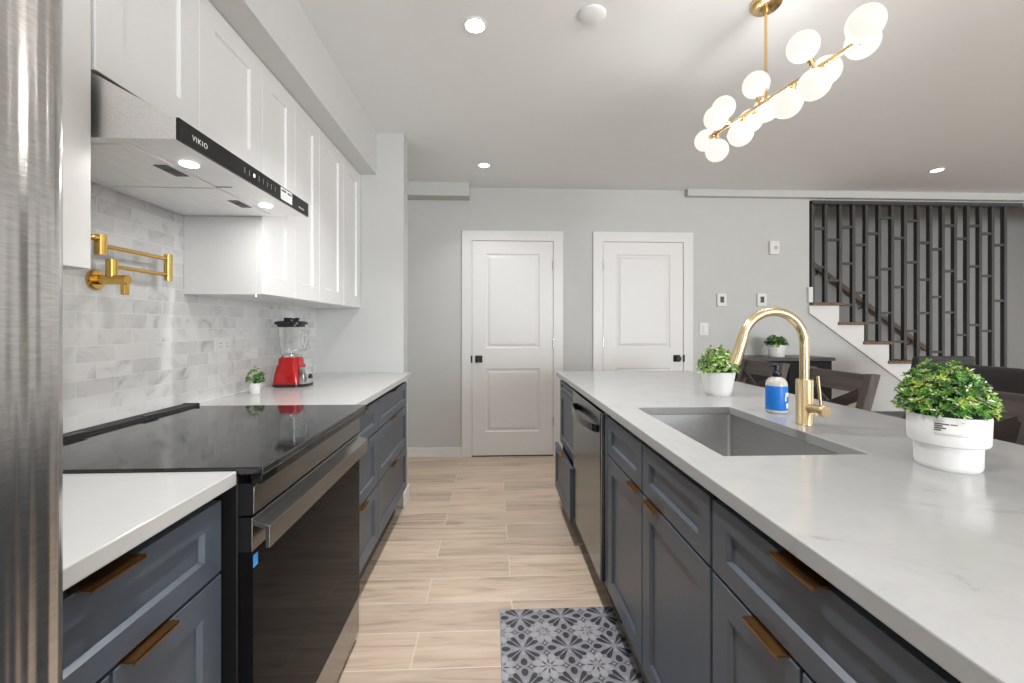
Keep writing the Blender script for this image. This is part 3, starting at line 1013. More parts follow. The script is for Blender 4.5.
sl = MB().box(-0.7182, -0.7176, 1.492, 1.575, HB + 0.006, 1.7015).build('sticker', M['white_paper'], hp_)
for (a_, b_) in ((1.497, 1.530), (1.540, 1.570)):
    MB().box(-0.7177, -0.7174, a_, b_, 1.689, 1.696).build('printed_bar', M['ink'], sl)
for i in range(3):
    MB().box(-0.7177, -0.7174, 1.500, 1.512 + 0.010 * ((i * 3) % 4), 1.666 + i * 0.006, 1.6674 + i * 0.006).build('printed_line', M['grey_ink'], sl)
MB().box(-0.7182, -0.7176, 1.626, 1.672, 1.667, 1.673).build('small_print', simple('print_grey', (0.3, 0.3, 0.3), 0.5), hp_)
# underside filters, clips, lamps
for a, b in ((HY0 + 0.03, 1.356), (1.362, HY1 - 0.03)):
    MB().box(-1.165, -0.845, a, b, HB - 0.004, HB + 0.001).build('filter_panel', M['hood_steel'], hd_, bevel=0.0015)
MB().box(-1.165, -0.80, 1.3565, 1.3615, HB - 0.001, HB + 0.0005).build('seam', M['black_matte'], hd_)
for yc in (1.212, 1.530):
    cl = MB().box(-0.892, -0.856, yc - 0.042, yc + 0.042, HB - 0.006, HB - 0.003).build('clip', simple('clip_grey', (0.10, 0.10, 0.10), 0.5), hd_, bevel=0.002)
    MB().box(-0.884, -0.866, yc - 0.012, yc + 0.022, HB - 0.0075, HB - 0.0055).build('clip_button', M['black'], cl)
for yc in (1.175, 1.560):
    MB().lathe([(0.0001, -0.0025), (0.0205, -0.0025), (0.0215, -0.001), (0.0215, 0.001)], (-0.802, yc, HB), 32).build('lamp', M['hood_lamp'], hd_)
    lamp('hood_lamp_light', (-0.802, yc, HB - 0.008), (0, 0, 0), 0.7, 0.055, shape='DISK', color=(1, 0.97, 0.92))

# ------------------------------------------------------------------ pot filler
pf = thing('pot_filler', (-1.194, 1.347, 1.367), 'folded gold wall mounted pot filler tap over the range', 'tap')
px_ = -1.145
MB().tube([(-1.194, 1.347, 1.367), (-1.190, 1.347, 1.367), (-1.184, 1.347, 1.367)], [0.031, 0.031, 0.027], 32).build('wall_flange', M['gold'], pf)
MB().tube([(-1.185, 1.347, 1.367), (-1.098, 1.347, 1.367)], [0.0145, 0.0145], 24).build('valve_body', M['gold'], pf)
MB().box(-1.113, -1.101, 1.337, 1.357, 1.322, 1.365).build('handle', M['gold'], pf, bevel=0.002)
MB().tube([(px_, 1.347, 1.375), (px_, 1.347, 1.428)], 0.0148, 24).build('hub', M['gold'], pf)
MB().tube([(px_, 1.347, 1.408), (px_, 1.572, 1.408)], 0.0065, 16).build('lower_arm', M['gold'], pf)
MB().tube([(px_, 1.572, 1.388), (px_, 1.572, 1.480)], 0.0125, 24).build('elbow_joint', M['gold'], pf)
MB().tube([(px_, 1.310, 1.464), (px_, 1.572, 1.464)], 0.0065, 16).build('upper_arm', M['gold'], pf)
MB().tube([(px_, 1.310, 1.436), (px_, 1.310, 1.494)], 0.0148, 24).build('hub', M['gold'], pf)
MB().tube([(px_, 1.310, 1.482), (px_, 1.21, 1.482), (px_, 1.195, 1.470), (px_, 1.195, 1.43)], 0.0085, 16).build('spout', M['gold'], pf)

# backsplash outlet
ol = thing('wall_outlet', (-1.194, 1.955, 1.146), 'white double power outlet on the marble backsplash', 'outlet')
MB().box(-1.194, -1.188, 1.897, 2.013, 1.110, 1.182).build('cover_plate', M['plastic'], ol, bevel=0.0025)
for yo in (1.932, 1.978):
    so = MB().box(-1.189, -1.1865, yo - 0.017, yo + 0.017, 1.127, 1.165).build('socket', M['plastic'], ol, bevel=0.001)
    for zo in (1.139, 1.153):
        MB().box(-1.187, -1.1862, yo - 0.006, yo + 0.008, zo - 0.001, zo + 0.001).build('slot', M['ink'], so)

# ------------------------------------------------------------------ plants
def foliage(mb, c, rx, rz, n, L, zmin=0.0, mix=(0.3, 0.4, 0.2, 0.1), rnd=None):
    """dome of small leaf sprigs; every leaf a little folded blade"""
    rnd = rnd or random
    for i in range(n):
        th = rnd.random() * 2 * math.pi
        cz_ = rnd.random() ** 0.8
        ph = math.asin(min(1, cz_))
        k = (0.70 + 0.34 * rnd.random() ** 0.8) * (1 + 0.09 * math.sin(3 * th + 0.6) * (0.3 + cz_))
        d = Vector((math.cos(ph) * math.cos(th), math.cos(ph) * math.sin(th), math.sin(ph)))
        p = Vector((c[0] + d.x * rx * k, c[1] + d.y * rx * k, c[2] + zmin + d.z * rz * k))
        t = rnd.random()
        mi = 0
        acc = 0
        for j, w in enumerate(mix):
            acc += w
            if t < acc: mi = j; break
        m = rnd.randint(4, 6)
        ax = (d + Vector((rnd.uniform(-.4, .4), rnd.uniform(-.4, .4), rnd.uniform(0, .5)))).normalized()
        s = ax.cross(Vector((0, 0, 1)) if abs(ax.z) < .9 else Vector((1, 0, 0))).normalized()
        u = ax.cross(s)
        r0 = rnd.random() * 6.28
        for q in range(m):
            a = r0 + q * 2 * math.pi / m
            side = s * math.cos(a) + u * math.sin(a)
            open_ = 0.55 + 0.5 * rnd.random()
            dirv = (ax * (1.0 - 0.45 * open_) + side * open_).normalized()
            ll = L * (0.75 + 0.5 * rnd.random())
            wv = dirv.cross(ax)
            if wv.length < 1e-4: continue
            wv = wv.normalized() * ll * 0.20
            nrm = wv.cross(dirv).normalized() * ll * 0.07
            tip = p + dirv * ll - Vector((0, 0, ll * 0.08))
            mid = p + dirv * ll * 0.55
            mb.cur = mi if not (mi == 3 and q % 2) else 2
            mb.add([p, mid + wv + nrm, tip, mid - wv + nrm, mid], [(0, 4, 1), (4, 2, 1), (0, 3, 4), (4, 3, 2)])
    mb.cur = 0
LEAFM = [M['leaf_dark'], M['leaf_mid'], M['leaf_lime'], M['leaf_white']]

def stems(mb, c, rx, rz, n, rnd):
    for i in range(n):
        th = rnd.random() * 6.283; ph = math.acos(rnd.random() * 0.9)
        d = Vector((math.sin(ph) * math.cos(th), math.sin(ph) * math.sin(th), math.cos(ph)))
        e = Vector(c) + Vector((d.x * rx * .85, d.y * rx * .85, d.z * rz * .85))
        m_ = Vector(c) + Vector((d.x * rx * .35, d.y * rx * .35, d.z * rz * .55))
        mb.tube([Vector(c) - Vector((0, 0, 0.005)), m_, e], [0.0014, 0.0012, 0.0008], 5)

# big pot on the near part of the island
bx0, by0 = 1.014, 0.915
pl = thing('potted_plant', (bx0, by0, 0.9145), 'large leafy green plant in stepped white pot on the near island worktop', 'potted plant')
MB().lathe([(0.052, 0), (0.0545, 0.003), (0.056, 0.010), (0.0565, 0.046), (0.058, 0.052), (0.066, 0.056), (0.0675, 0.060), (0.0690, 0.116), (0.0675, 0.118), (0.0655, 0.117), (0.0640, 0.100), (0.0001, 0.100)], (bx0, by0, 0.9145), 56).build('pot', M['ceramic'], pl)
rr = random.Random(3)
st_ = MB(); stems(st_, (bx0, by0, 1.015), 0.07, 0.10, 60, rr); st_.build('stems', M['leaf_dark'], pl)
MB().lathe([(0.0001, 0), (0.055, 0.0), (0.058, 0.035), (0.046, 0.068), (0.02, 0.080), (0.0001, 0.082)], (bx0, by0, 1.018), 20).build('inner_lump', M['inner_lump'], pl)
fo = MB(); foliage(fo, (bx0 - 0.004, by0, 1.036), 0.080, 0.100, 1050, 0.0118, mix=(0.24, 0.36, 0.12, 0.28), rnd=rr)
fo.build('foliage', LEAFM, pl)
# printed lines on the pot, wrapped on the rim
def pot_print(parent, c, r, rows, a0, z1):
    for (m_, dz_, h, segs) in rows:
        mb = MB()
        for (s0, s1) in segs:
            n = max(2, int((s1 - s0) / 0.05) + 1)
            for k in range(n):
                u0 = a0 + s0 + (s1 - s0) * k / n; u1 = a0 + s0 + (s1 - s0) * (k + 1) / n
                q = lambda u, z: (c[0] + r * math.cos(u), c[1] + r * math.sin(u), z)
                mb.add([q(u0, z1 - dz_ - h), q(u1, z1 - dz_ - h), q(u1, z1 - dz_), q(u0, z1 - dz_)], [(0, 1, 2, 3)])
        mb.build('printed_lines', m_, parent)
ang = math.atan2(-by0, -bx0)
pot_print(pl, (bx0, by0), 0.0694, [
    (M['ink'], 0.012, 0.0028, [(-.14, .20)]), (M['ink'], 0.0165, 0.0028, [(-.14, .06)]), (M['ink'], 0.021, 0.0028, [(-.14, .13)]), (M['ink'], 0.0255, 0.0028, [(-.14, .02)]),
    (M['ochre_ink'], 0.012, 0.0028, [(.23, .38)]), (M['grey_ink'], 0.007, 0.0008, [(-.14, .10), (.46, .54)]),
    (M['grey_ink'], 0.0335, 0.0008, [(-.14, .50)]), (M['grey_ink'], 0.0365, 0.0008, [(-.14, .64)])], ang - 0.16, 1.0315)

# small pot at the far side of the sink
sx0, sy0 = 1.037, 1.935
ps = thing('potted_plant', (sx0, sy0, 0.9145), 'lime green plant in tapered white pot beyond the sink', 'potted plant')
MB().lathe([(0.050, 0), (0.053, 0.003), (0.0575, 0.02), (0.0720, 0.098), (0.0735, 0.106), (0.0715, 0.107), (0.068, 0.095), (0.0001, 0.093)], (sx0, sy0, 0.9145), 48).build('pot', M['ceramic'], ps)
rr = random.Random(5)
st_ = MB(); stems(st_, (sx0, sy0, 1.01), 0.07, 0.08, 40, rr); st_.build('stems', M['leaf_dark'], ps)
MB().lathe([(0.0001, 0), (0.058, 0.0), (0.064, 0.035), (0.05, 0.066), (0.02, 0.080), (0.0001, 0.082)], (sx0, sy0, 1.012), 20).build('inner_lump', M['inner_lump'], ps)
fo = MB(); foliage(fo, (sx0, sy0, 1.018), 0.085, 0.107, 700, 0.0112, mix=(0.16, 0.34, 0.26, 0.24), rnd=rr)
fo.build('foliage', LEAFM, ps)

# tiny pot on the left worktop
tx0, ty0 = -1.108, 2.06
pt = thing('potted_plant', (tx0, ty0, 0.9145), 'tiny green plant in small white pot against the marble tiles', 'potted plant')
MB().lathe([(0.019, 0), (0.020, 0.002), (0.0235, 0.044), (0.024, 0.049), (0.0225, 0.049), (0.021, 0.043), (0.0001, 0.043)], (tx0, ty0, 0.9145), 32).build('pot', M['ceramic'], pt)
rr = random.Random(8)
st_ = MB(); stems(st_, (tx0, ty0, 0.960), 0.034, 0.055, 26, rr); st_.build('stems', M['leaf_dark'], pt)
fo = MB(); foliage(fo, (tx0, ty0, 0.966), 0.034, 0.060, 55, 0.014, mix=(0.52, 0.34, 0.10, 0.04), rnd=rr)
fo.build('foliage', LEAFM, pt)

# ------------------------------------------------------------------ soap bottle
qx, qy = 1.032, 1.520
bo = thing('soap_bottle', (qx, qy, 0.9145), 'clear pump bottle of hand soap with blue label behind the sink', 'soap bottle')
MB().lathe([(0.030, 0), (0.034, 0.003), (0.0355, 0.008), (0.0355, 0.100), (0.033, 0.113), (0.026, 0.123), (0.016, 0.128), (0.0145, 0.131), (0.0001, 0.131)], (qx, qy, 0.9145), 40).build('bottle', M['bottle'], bo)
MB().lathe([(0.0358, 0), (0.0360, 0.0005), (0.0360, 0.086), (0.0358, 0.0865)], (qx, qy, 0.9265), 40).build('label', M['blue'], bo)
def curved(parent, name, m_, r, a0, a1, z0, z1, c=(qx, qy)):
    mb = MB(); n = 8
    for k in range(n):
        u0 = a0 + (a1 - a0) * k / n; u1 = a0 + (a1 - a0) * (k + 1) / n
        q = lambda u, z: (c[0] + r * math.cos(u), c[1] + r * math.sin(u), z)
        mb.add([q(u0, z0), q(u1, z0), q(u1, z1), q(u0, z1)], [(0, 1, 2, 3)])
    mb.build(name, m_, parent)
ab = math.atan2(-qy, -qx)
curved(bo, 'label_print', M['white_paper'], 0.0363, ab + 0.85, ab + 1.5, 0.976, 0.990)
curved(bo, 'label_print', M['white_paper'], 0.0363, ab + 0.80, ab + 1.0, 0.960, 0.976)
curved(bo, 'label_print', M['white_paper'], 0.0363, ab + 0.95, ab + 1.45, 0.934, 0.952)
pu = MB()
pu.lathe([(0.0155, 0), (0.0165, 0.002), (0.0165, 0.016), (0.012, 0.020), (0.0085, 0.022), (0.0085, 0.034), (0.0001, 0.034)], (qx, qy, 1.0445), 28)
pu.lathe([(0.008, 0), (0.0105, 0.002), (0.0105, 0.012), (0.007, 0.016), (0.0001, 0.017)], (qx, qy, 1.075), 24)
pu.tube([(qx, qy, 1.083), (qx - 0.018, qy + 0.006, 1.084), (qx - 0.028, qy + 0.010, 1.079)], [0.0048, 0.0042, 0.0034], 12)
pu.build('pump', M['navy_plastic'], bo)

# ------------------------------------------------------------------ blender (kitchen appliance)
ex0, ey0 = -1.064, 2.325
bl = thing('countertop_blender', (ex0, ey0, 0.9145), 'red countertop blender with clear jug and black lid near the short wall', 'blender')
def loft(mb, rings):
    n = len(rings[0]); vs = [p for r in rings for p in r]; fs = []
    for i in range(len(rings) - 1):
        for k in range(n):
            k2 = (k + 1) % n
            fs.append((i * n + k, i * n + k2, (i + 1) * n + k2, (i + 1) * n + k))
    fs.append(tuple(range(n - 1, -1, -1))); fs.append(tuple(range((len(rings) - 1) * n, len(rings) * n)))
    sm = mb.smooth; mb.smooth = True
    mb.add(vs, fs); mb.smooth = sm
def rrect(cx_, cy_, hx, hy, r, z):
    pts = []
    for ax_, ay_, a0 in ((1, 1, 0), (-1, 1, 90), (-1, -1, 180), (1, -1, 270)):
        for k in range(6):
            a = math.radians(a0 + k * 18)
            pts.append((cx_ + ax_ * (hx - r) + r * math.cos(a), cy_ + ay_ * (hy - r) + r * math.sin(a), z))
    return pts
b_ = MB()
loft(b_, [rrect(ex0, ey0, 0.0697, 0.0714, .025, .928), rrect(ex0, ey0, 0.0706, 0.0722, .026, .935), rrect(ex0, ey0, 0.0672, 0.0689, .03, .975), rrect(ex0, ey0, 0.0588, 0.0605, .032, 1.022), rrect(ex0, ey0, 0.0529, 0.0554, .032, 1.034), rrect(ex0, ey0, 0.0512, 0.0538, .03, 1.058), rrect(ex0, ey0, 0.0454, 0.0487, .03, 1.067)])
base = b_.build('motor_base', M['red'], bl)
f_ = MB(); loft(f_, [rrect(ex0, ey0, 0.0672, 0.0689, .025, .9147), rrect(ex0, ey0, 0.0714, 0.0731, .026, .919), rrect(ex0, ey0, 0.0714, 0.0731, .026, .930)])
f_.build('foot_ring', M['black'], bl)
c_ = MB()
loft(c_, [[(ex0 + .068 + q * .030 * w_, ey0 + sgn * .058 * e_, z) for (q, sgn, e_) in ((0, -1, 1), (0.55, -1, .95), (0.9, -1, .7), (1, -1, .3), (1, 1, .3), (.9, 1, .7), (.55, 1, .95), (0, 1, 1))] for (z, w_) in ((.924, 1.0), (.975, .98), (1.004, .72), (1.014, .35))])
c_.build('control_panel', M['chrome'], bl)
k_ = MB(); loft(k_, [[(ex0 + .067 + q * .033, ey0 + sgn * .060 * e_, z) for (q, sgn, e_) in ((0, -1, 1), (0.55, -1, .95), (0.9, -1, .7), (1, -1, .3), (1, 1, .3), (.9, 1, .7), (.55, 1, .95), (0, 1, 1))] for z in (.9147, .930)])
k_.build('panel_foot', M['black'], bl)
MB().tube([(ex0 + .094, ey0, .965), (ex0 + .105, ey0, .966)], [0.014, 0.012], 20).build('dial', M['black'], bl)
j_ = MB()
loft(j_, [rrect(ex0, ey0, 0.0420, 0.0420, .022, 1.068), rrect(ex0, ey0, 0.0454, 0.0454, .024, 1.10), rrect(ex0, ey0, 0.0546, 0.0546, .028, 1.222)])
ji = MB()
jug_o = [rrect(ex0, ey0, 0.0420, 0.0420, .022, 1.068), rrect(ex0, ey0, 0.0454, 0.0454, .024, 1.10), rrect(ex0, ey0, 0.0554, 0.0554, .028, 1.224)]
jug_i = [rrect(ex0, ey0, 0.0529, 0.0529, .025, 1.224), rrect(ex0, ey0, 0.0428, 0.0428, .021, 1.10), rrect(ex0, ey0, 0.0386, 0.0386, .018, 1.076)]
j2 = MB(); loft(j2, jug_o + jug_i)
jug = j2.build('jug', M['clear'], bl)
hg = MB(); hg.tube([(ex0 + .050, ey0, 1.205), (ex0 + .082, ey0, 1.200), (ex0 + .083, ey0, 1.15), (ex0 + .069, ey0, 1.105), (ex0 + .044, ey0, 1.10)], 0.006, 12)
hg.build('handle', M['clear'], jug)
bz = MB()
bz.lathe([(0.024, 0), (0.024, 0.006), (0.008, 0.012), (0.006, 0.02), (0.0001, 0.022)], (ex0, ey0, 1.0762), 20)
for k in range(4):
    a = k * math.pi / 2 + .4
    bz.beam((ex0, ey0, 1.094), (ex0 + .03 * math.cos(a), ey0 + .03 * math.sin(a), 1.104), 0.008, 0.0015)
bz.build('blades', M['chrome'], jug)
l_ = MB()
loft(l_, [rrect(ex0, ey0, 0.0538, 0.0538, .026, 1.2245), rrect(ex0, ey0, 0.0571, 0.0571, .028, 1.228), rrect(ex0, ey0, 0.0571, 0.0571, .028, 1.240)])
loft(l_, [rrect(ex0, ey0, 0.0706, 0.0605, .03, 1.238), rrect(ex0, ey0, 0.0706, 0.0605, .03, 1.250), rrect(ex0, ey0, 0.0588, 0.0521, .028, 1.256)])
l_.lathe([(0.036, 0), (0.036, 0.010), (0.030, 0.016), (0.0001, 0.017)], (ex0, ey0, 1.254), 28)
for k in range(3):
    a = k * 2.094
    l_.box(ex0 + .03 * math.cos(a) - .008, ex0 + .03 * math.cos(a) + .008, ey0 + .03 * math.sin(a) - .008, ey0 + .03 * math.sin(a) + .008, 1.262, 1.274)
l_.build('lid', M['black'], bl)

# ------------------------------------------------------------------ chandelier
ZB = 2.14
s_, c2 = math.sin(YAW), math.cos(YAW)
def world(px, py, D):
    u = (px - 512) / F * D; v = (327 - py) / F * D
    return Vector((s_ * D + u * c2, c2 * D - u * s_, 1.225 + v))
def on_z(px, py, z):
    D = (z - 1.225) * F / (327 - py)
    return world(px, py, D)
B0, B1 = on_z(714, 135, ZB), on_z(858, 42, ZB)
CX, CY = 1.108, 1.70
def px_of(p): return 512 + F * (p.x * c2 - p.y * s_) / (p.x * s_ + p.y * c2)
mid = min((B0 + (B1 - B0) * k / 400 for k in range(401)), key=lambda p: abs(px_of(p) - 766))
ch = thing('chandelier', (mid.x, mid.y, CEIL), 'brass linear chandelier with clustered white glass globes above the island', 'chandelier')
MB().lathe([(0.0001, -0.030), (0.020, -0.030), (0.050, -0.026), (0.058, -0.018), (0.059, 0)], (mid.x, mid.y, CEIL), 40).build('canopy', M['pale_gold'], ch)
rd = MB(); rd.tube([(mid.x, mid.y, CEIL - 0.03), (mid.x, mid.y, CEIL - 0.05), (mid.x, mid.y, CEIL - 0.05), (mid.x, mid.y, ZB)], [0.010, 0.010, 0.0058, 0.0058], 18)
rd.build('rod', M['pale_gold'], ch)
MB().tube([B0, B1], 0.0082, 18).build('bar', M['pale_gold'], ch)
bd = (B1 - B0).normalized()
side = Vector((bd.y, -bd.x, 0))
GL = [(865.4, 23.6, -1), (862.5, 42, 1), (803, 46.8, -1), (756, 85, -1), (825.6, 71, 1), (814, 84.6, -1), (787, 104, -1), (766, 109.5, 1),
      (750.5, 121, 1), (740.5, 134, -1), (723.5, 108, 1), (716, 118, -1), (705.5, 140.6, 1), (717, 150.5, -1)]
GR = 0.0515
CH_W = 3.6
def closest_t(p):
    return max(0.0, min(1.0, (p - B0).dot(B1 - B0) / (B1 - B0).length_squared))
for (gx, gy, f_) in GL:
    # the globe touches its socket beside the bar: find the depth that leaves its centre 0.088 from the bar
    best = None
    for k in range(60):
        D = 1.25 + k * 0.018
        p = world(gx, gy, D)
        q = B0 + (B1 - B0) * closest_t(p)
        dist = (p - q).length
        sgn = -1 if D < (q.y * c2 + q.x * s_) else 1
        err = abs(dist - 0.083) + (0 if sgn == f_ else 0.05)
        if best is None or err < best[0]: best = (err, p, q)
    _, p, q = best
    MB().sphere(p, GR, 28, 16).build('globe', M['globe'], ch)
    dv = (p - q)
    if dv.length > 0.03:
        e = p - dv.normalized() * GR * 0.97
        so = MB(); so.tube([q, q + (e - q) * 0.5, q + (e - q) * 0.5, e], [0.0055, 0.0055, 0.011, 0.011], 14)
        so.build('socket', M['pale_gold'], ch)
    else:
        MB().tube([q - Vector((0, 0, .012)), q + Vector((0, 0, .012))], 0.011, 14).build('socket', M['pale_gold'], ch)
for k in range(5):
    p = B0 + (B1 - B0) * (0.08 + 0.21 * k)
    ld = bpy.data.lights.new('chandelier_light', 'POINT')
    ld.energy = CH_W; ld.shadow_soft_size = 0.05; ld.color = (1, 0.98, 0.95)
    lo_ = bpy.data.objects.new('chandelier_light', ld); COL.objects.link(lo_)
    lo_.location = p - Vector((0, 0, 0.07))
for e in (B0, B1):
    MB().sphere(e, 0.0125, 16, 10).build('bar_end', M['pale_gold'], ch)

# ------------------------------------------------------------------ recessed ceiling lights
def downlight(x, y, label, power=9):
    r = thing('recessed_light', (x, y, CEIL), label, 'ceiling light', 'recessed ceiling lights')
    MB().lathe([(0.0520, 0), (0.0520, -0.004), (0.044, -0.006), (0.0395, -0.002), (0.039, 0)], (x, y, CEIL), 36).build('trim_ring', M['trim'], r)
    MB().lathe([(0.0001, -0.0035), (0.039, -0.0035), (0.039, -0.0005)], (x, y, CEIL), 32).build('lens', M['lamp'], r)
    lamp('recessed_light_beam', (x, y, CEIL - 0.012), (0, 0, 0), power, 0.075, shape='DISK', color=(1, 0.995, 0.985), spread=110)
downlight(-0.077, 1.885, 'recessed ceiling light nearest the white upper cabinets')
downlight(-0.070, 3.510, 'recessed ceiling light in front of the left white door', 2.5)
downlight(3.732, 3.451, 'recessed ceiling light near the slat screen', 1.2)
downlight(-0.077, 0.25, 'recessed ceiling light above the aisle beside the refrigerator')
downlight(-0.077, -1.4, 'recessed ceiling light behind the refrigerator end of the aisle')
sd = thing('ceiling_cover', (0.42, 1.80, CEIL), 'round white cover plate on the ceiling between light and chandelier', 'ceiling cover')
MB().lathe([(0.058, 0), (0.058, -0.006), (0.050, -0.012), (0.0001, -0.012)], (0.42, 1.80, CEIL), 36).build('plate', M['ceil'], sd)
MB().lathe([(0.006, -0.011), (0.005, -0.0135), (0.0001, -0.0135)], (0.41, 1.79, CEIL), 12).build('screw', M['ceil'], sd)

# ------------------------------------------------------------------ wall controls
def thermostat(x, z, label):
    r = thing('thermostat', (x, 4.08, z), label, 'thermostat', 'thermostats on the back wall')
    MB().box(x - 0.046, x + 0.046, 4.058, 4.08, z - 0.062, z + 0.062).build('case', M['plastic'], r, bevel=0.004)
    MB().box(x - 0.018, x + 0.018, 4.0565, 4.0595, z - 0.026, z + 0.032).build('screen', M['lcd'], r)
    MB().box(x - 0.016, x + 0.016, 4.056, 4.0595, z - 0.050, z - 0.040).build('button', M['trim'], r)
thermostat(2.215, 1.487, 'white thermostat with grey screen, left of the pair nearer the door')
thermostat(2.614, 1.488, 'white thermostat with grey screen, right of the pair nearer the stairs')
lsw = thing('light_switch', (2.046, 4.08, 1.206), 'white rocker light switch beside the right white door', 'light switch')
MB().box(2.004, 2.088, 4.073, 4.08, 1.145, 1.267).build('cover_plate', M['plastic'], lsw, bevel=0.003)
MB().box(2.030, 2.062, 4.066, 4.0745, 1.172, 1.240).build('rocker', M['trim'], lsw, bevel=0.002)
al = thing('wall_chime', (2.735, 4.08, 1.996), 'white box alarm unit high on the wall left of the slat screen', 'alarm unit')
MB().box(2.688, 2.782, 4.050, 4.08, 1.930, 2.062).build('case', M['plastic'], al, bevel=0.006)
MB().box(2.728, 2.760, 4.046, 4.052, 1.978, 2.012).build('lens', simple('lens_grey', (0.45, 0.45, 0.45), 0.4), al, bevel=0.003)

# ------------------------------------------------------------------ staircase, screen, handrail
sr = thing('staircase', (4.2, 4.6, 0), 'white staircase with brown wooden treads rising leftwards behind the wall', 'staircase')
prof = under_stair_profile()
def diag(x): return 1.362 - (x - 3.09) * (1.372 - 0.55) / (4.236 - 3.088)
xe = 3.09 + 1.362 / ((1.372 - 0.55) / (4.236 - 3.088))
top = [p for p in prof[1:-1] if True]
sp = [(3.085, 1.362), (3.085, T0Z - 0.03)] + [p for p in top[1:] if p[1] > 0.0 and p[0] < xe] 
xl = sp[-1][0]
sp.append((xl, max(0.002, diag(xl))))
if diag(xl) < 0.002: sp.append((xe, 0.002))
MB().prism(prof, 'Y', 4.081, 4.2).build('under_stair_wall', M['wall'], sr)
MB().prism(sp, 'Y', 4.055, 4.0795).build('stringer', M['trim'], sr, bevel=0.002)
for i in range(NT):
    x0 = T0X + RUN * i; z = T0Z - RISE * i
    MB().box(x0 - (0.012 if i == 0 else 0.0), x0 + RUN + 0.048, 4.035, STAIR_Y - 0.004, z - 0.03, z).build('tread', M['tread'], sr, bevel=0.006)
    if z - RISE > -0.01:
        MB().box(x0 + RUN - 0.01, x0 + RUN + 0.006, 4.2, STAIR_Y - 0.004, max(0.0, z - RISE), z - 0.03).build('riser', M['trim'], sr)
MB().box(3.075, 3.118, 4.05, 4.0795, T0Z, 1.615).build('end_post', M['trim'], sr, bevel=0.004)

ss = thing('slat_screen', (4.15, 4.1, 0), 'charcoal vertical slat screen with short cross bars beside the stairs', 'slat screen')
SLX = [3.133, 3.266, 3.415, 3.550, 3.682, 3.816, 3.950, 4.083, 4.215, 4.347, 4.477, 4.606, 4.737, 4.868, 5.000, 5.133]
def step_z(x):
    i = int((x - T0X) // RUN)
    # the tread above this x reaches a nosing further, so take the higher tread where they overlap
    if 0 <= i < NT:
        if i > 0 and x < T0X + RUN * i + 0.05: return T0Z - RISE * (i - 1)
        return T0Z - RISE * i
    return 0.0
SW = 0.030
for x in SLX:
    MB().box(x, x + SW, 4.09, 4.128, max(step_z(x), step_z(x + SW)) + 0.001, 2.432).build('slat', M['slat'], ss, bevel=0.0015)
MB().box(3.122, 5.30, 4.062, 4.16, 2.432, 2.464).build('top_rail', M['slat'], ss, bevel=0.002)
# cross bar heights in the photograph, per gap between slats
CB = {0: (228.4, 267.2), 1: (239.8, 280.5), 2: (226.9, 263.6, 305), 3: (244.9, 292.8), 4: (233.6, 277.4, 322.7), 5: (217.8, 269, 313), 6: (238, 287, 341.7),
      7: (220.7, 262.2, 331), 8: (242.7, 279.6, 313), 9: (249.3, 297, 352), 10: (225.6, 271, 312.4), 11: (238.7, 281.5, 335), 12: (225.9, 266.4, 325), 13: (233.6, 276, 331), 14: (245, 300.7)}
for g, ys in CB.items():
    xa, xb = SLX[g] + SW, SLX[g + 1]
    D = 4.1 * c2 + (xa + xb) / 2 * s_
    for y in ys:
        z = 1.225 + (327 - y) / F * D
        if z < max(step_z(xa), step_z(xb)) + 0.01: continue
        MB().box(xa, xb, 4.094, 4.124, z - 0.012, z + 0.012).build('crossbar', M['slat'], ss)

hr = thing('handrail', (4.6, STAIR_Y - 0.05, 1.4), 'brown wooden handrail descending along the stairwell wall', 'handrail')
hx0, hz0, hx1, hz1 = 3.70, 2.115, 5.33, 0.945
MB().beam((hx0, STAIR_Y - 0.07, hz0), (hx1, STAIR_Y - 0.07, hz1), 0.045, 0.055).build('rail', M['rail'], hr, bevel=0.008)
for t in (0.15, 0.5, 0.88):
    x = hx0 + (hx1 - hx0) * t; z = hz0 + (hz1 - hz0) * t
    MB().tube([(x, STAIR_Y, z - 0.08), (x, STAIR_Y - 0.05, z - 0.07), (x, STAIR_Y - 0.07, z - 0.026)], 0.007, 10).build('bracket', M['black_matte'], hr)

# ------------------------------------------------------------------ console and its plant
co = thing('console_cabinet', (2.67, 3.86, 0), 'black console cabinet with dark wood top against the back wall', 'console')
MB().box(2.18, 3.035, 3.675, 4.055, 0.925, 0.953).build('top', M['console_top'], co, bevel=0.003)
MB().box(2.20, 3.02, 3.70, 4.05, 0.08, 0.9245).build('body', M['console'], co, bevel=0.002)
for i in range(2):
    a = 2.213 + i * 0.401
    dd_ = MB().box(a, a + 0.393, 3.685, 3.6998, 0.10, 0.91).build('door', M['console'], co, bevel=0.002)
    kx = a + (0.37 if i == 0 else 0.035)
    MB().tube([(kx, 3.685, 0.55), (kx, 3.665, 0.55)], [0.006, 0.011], 14).build('knob', M['black_matte'], dd_)
for xx in (2.225, 2.995):
    for yy in (3.725, 4.02):
        MB().box(xx - 0.02, xx + 0.02, yy - 0.02, yy + 0.02, 0, 0.0798).build('leg', M['console'], co)
kx0, ky0 = 2.600, 3.83
pk = thing('potted_plant', (kx0, ky0, 0.953), 'dark green plant in white banded pot on the black console', 'potted plant')
MB().lathe([(0.063, 0), (0.066, 0.004), (0.068, 0.062), (0.073, 0.066), (0.0745, 0.108), (0.072, 0.110), (0.068, 0.095), (0.0001, 0.093)], (kx0, ky0, 0.953), 40).build('pot', M['ceramic'], pk)
rr = random.Random(11)
st_ = MB(); stems(st_, (kx0, ky0, 1.05), 0.1, 0.08, 40, rr); st_.build('stems', M['leaf_dark'], pk)
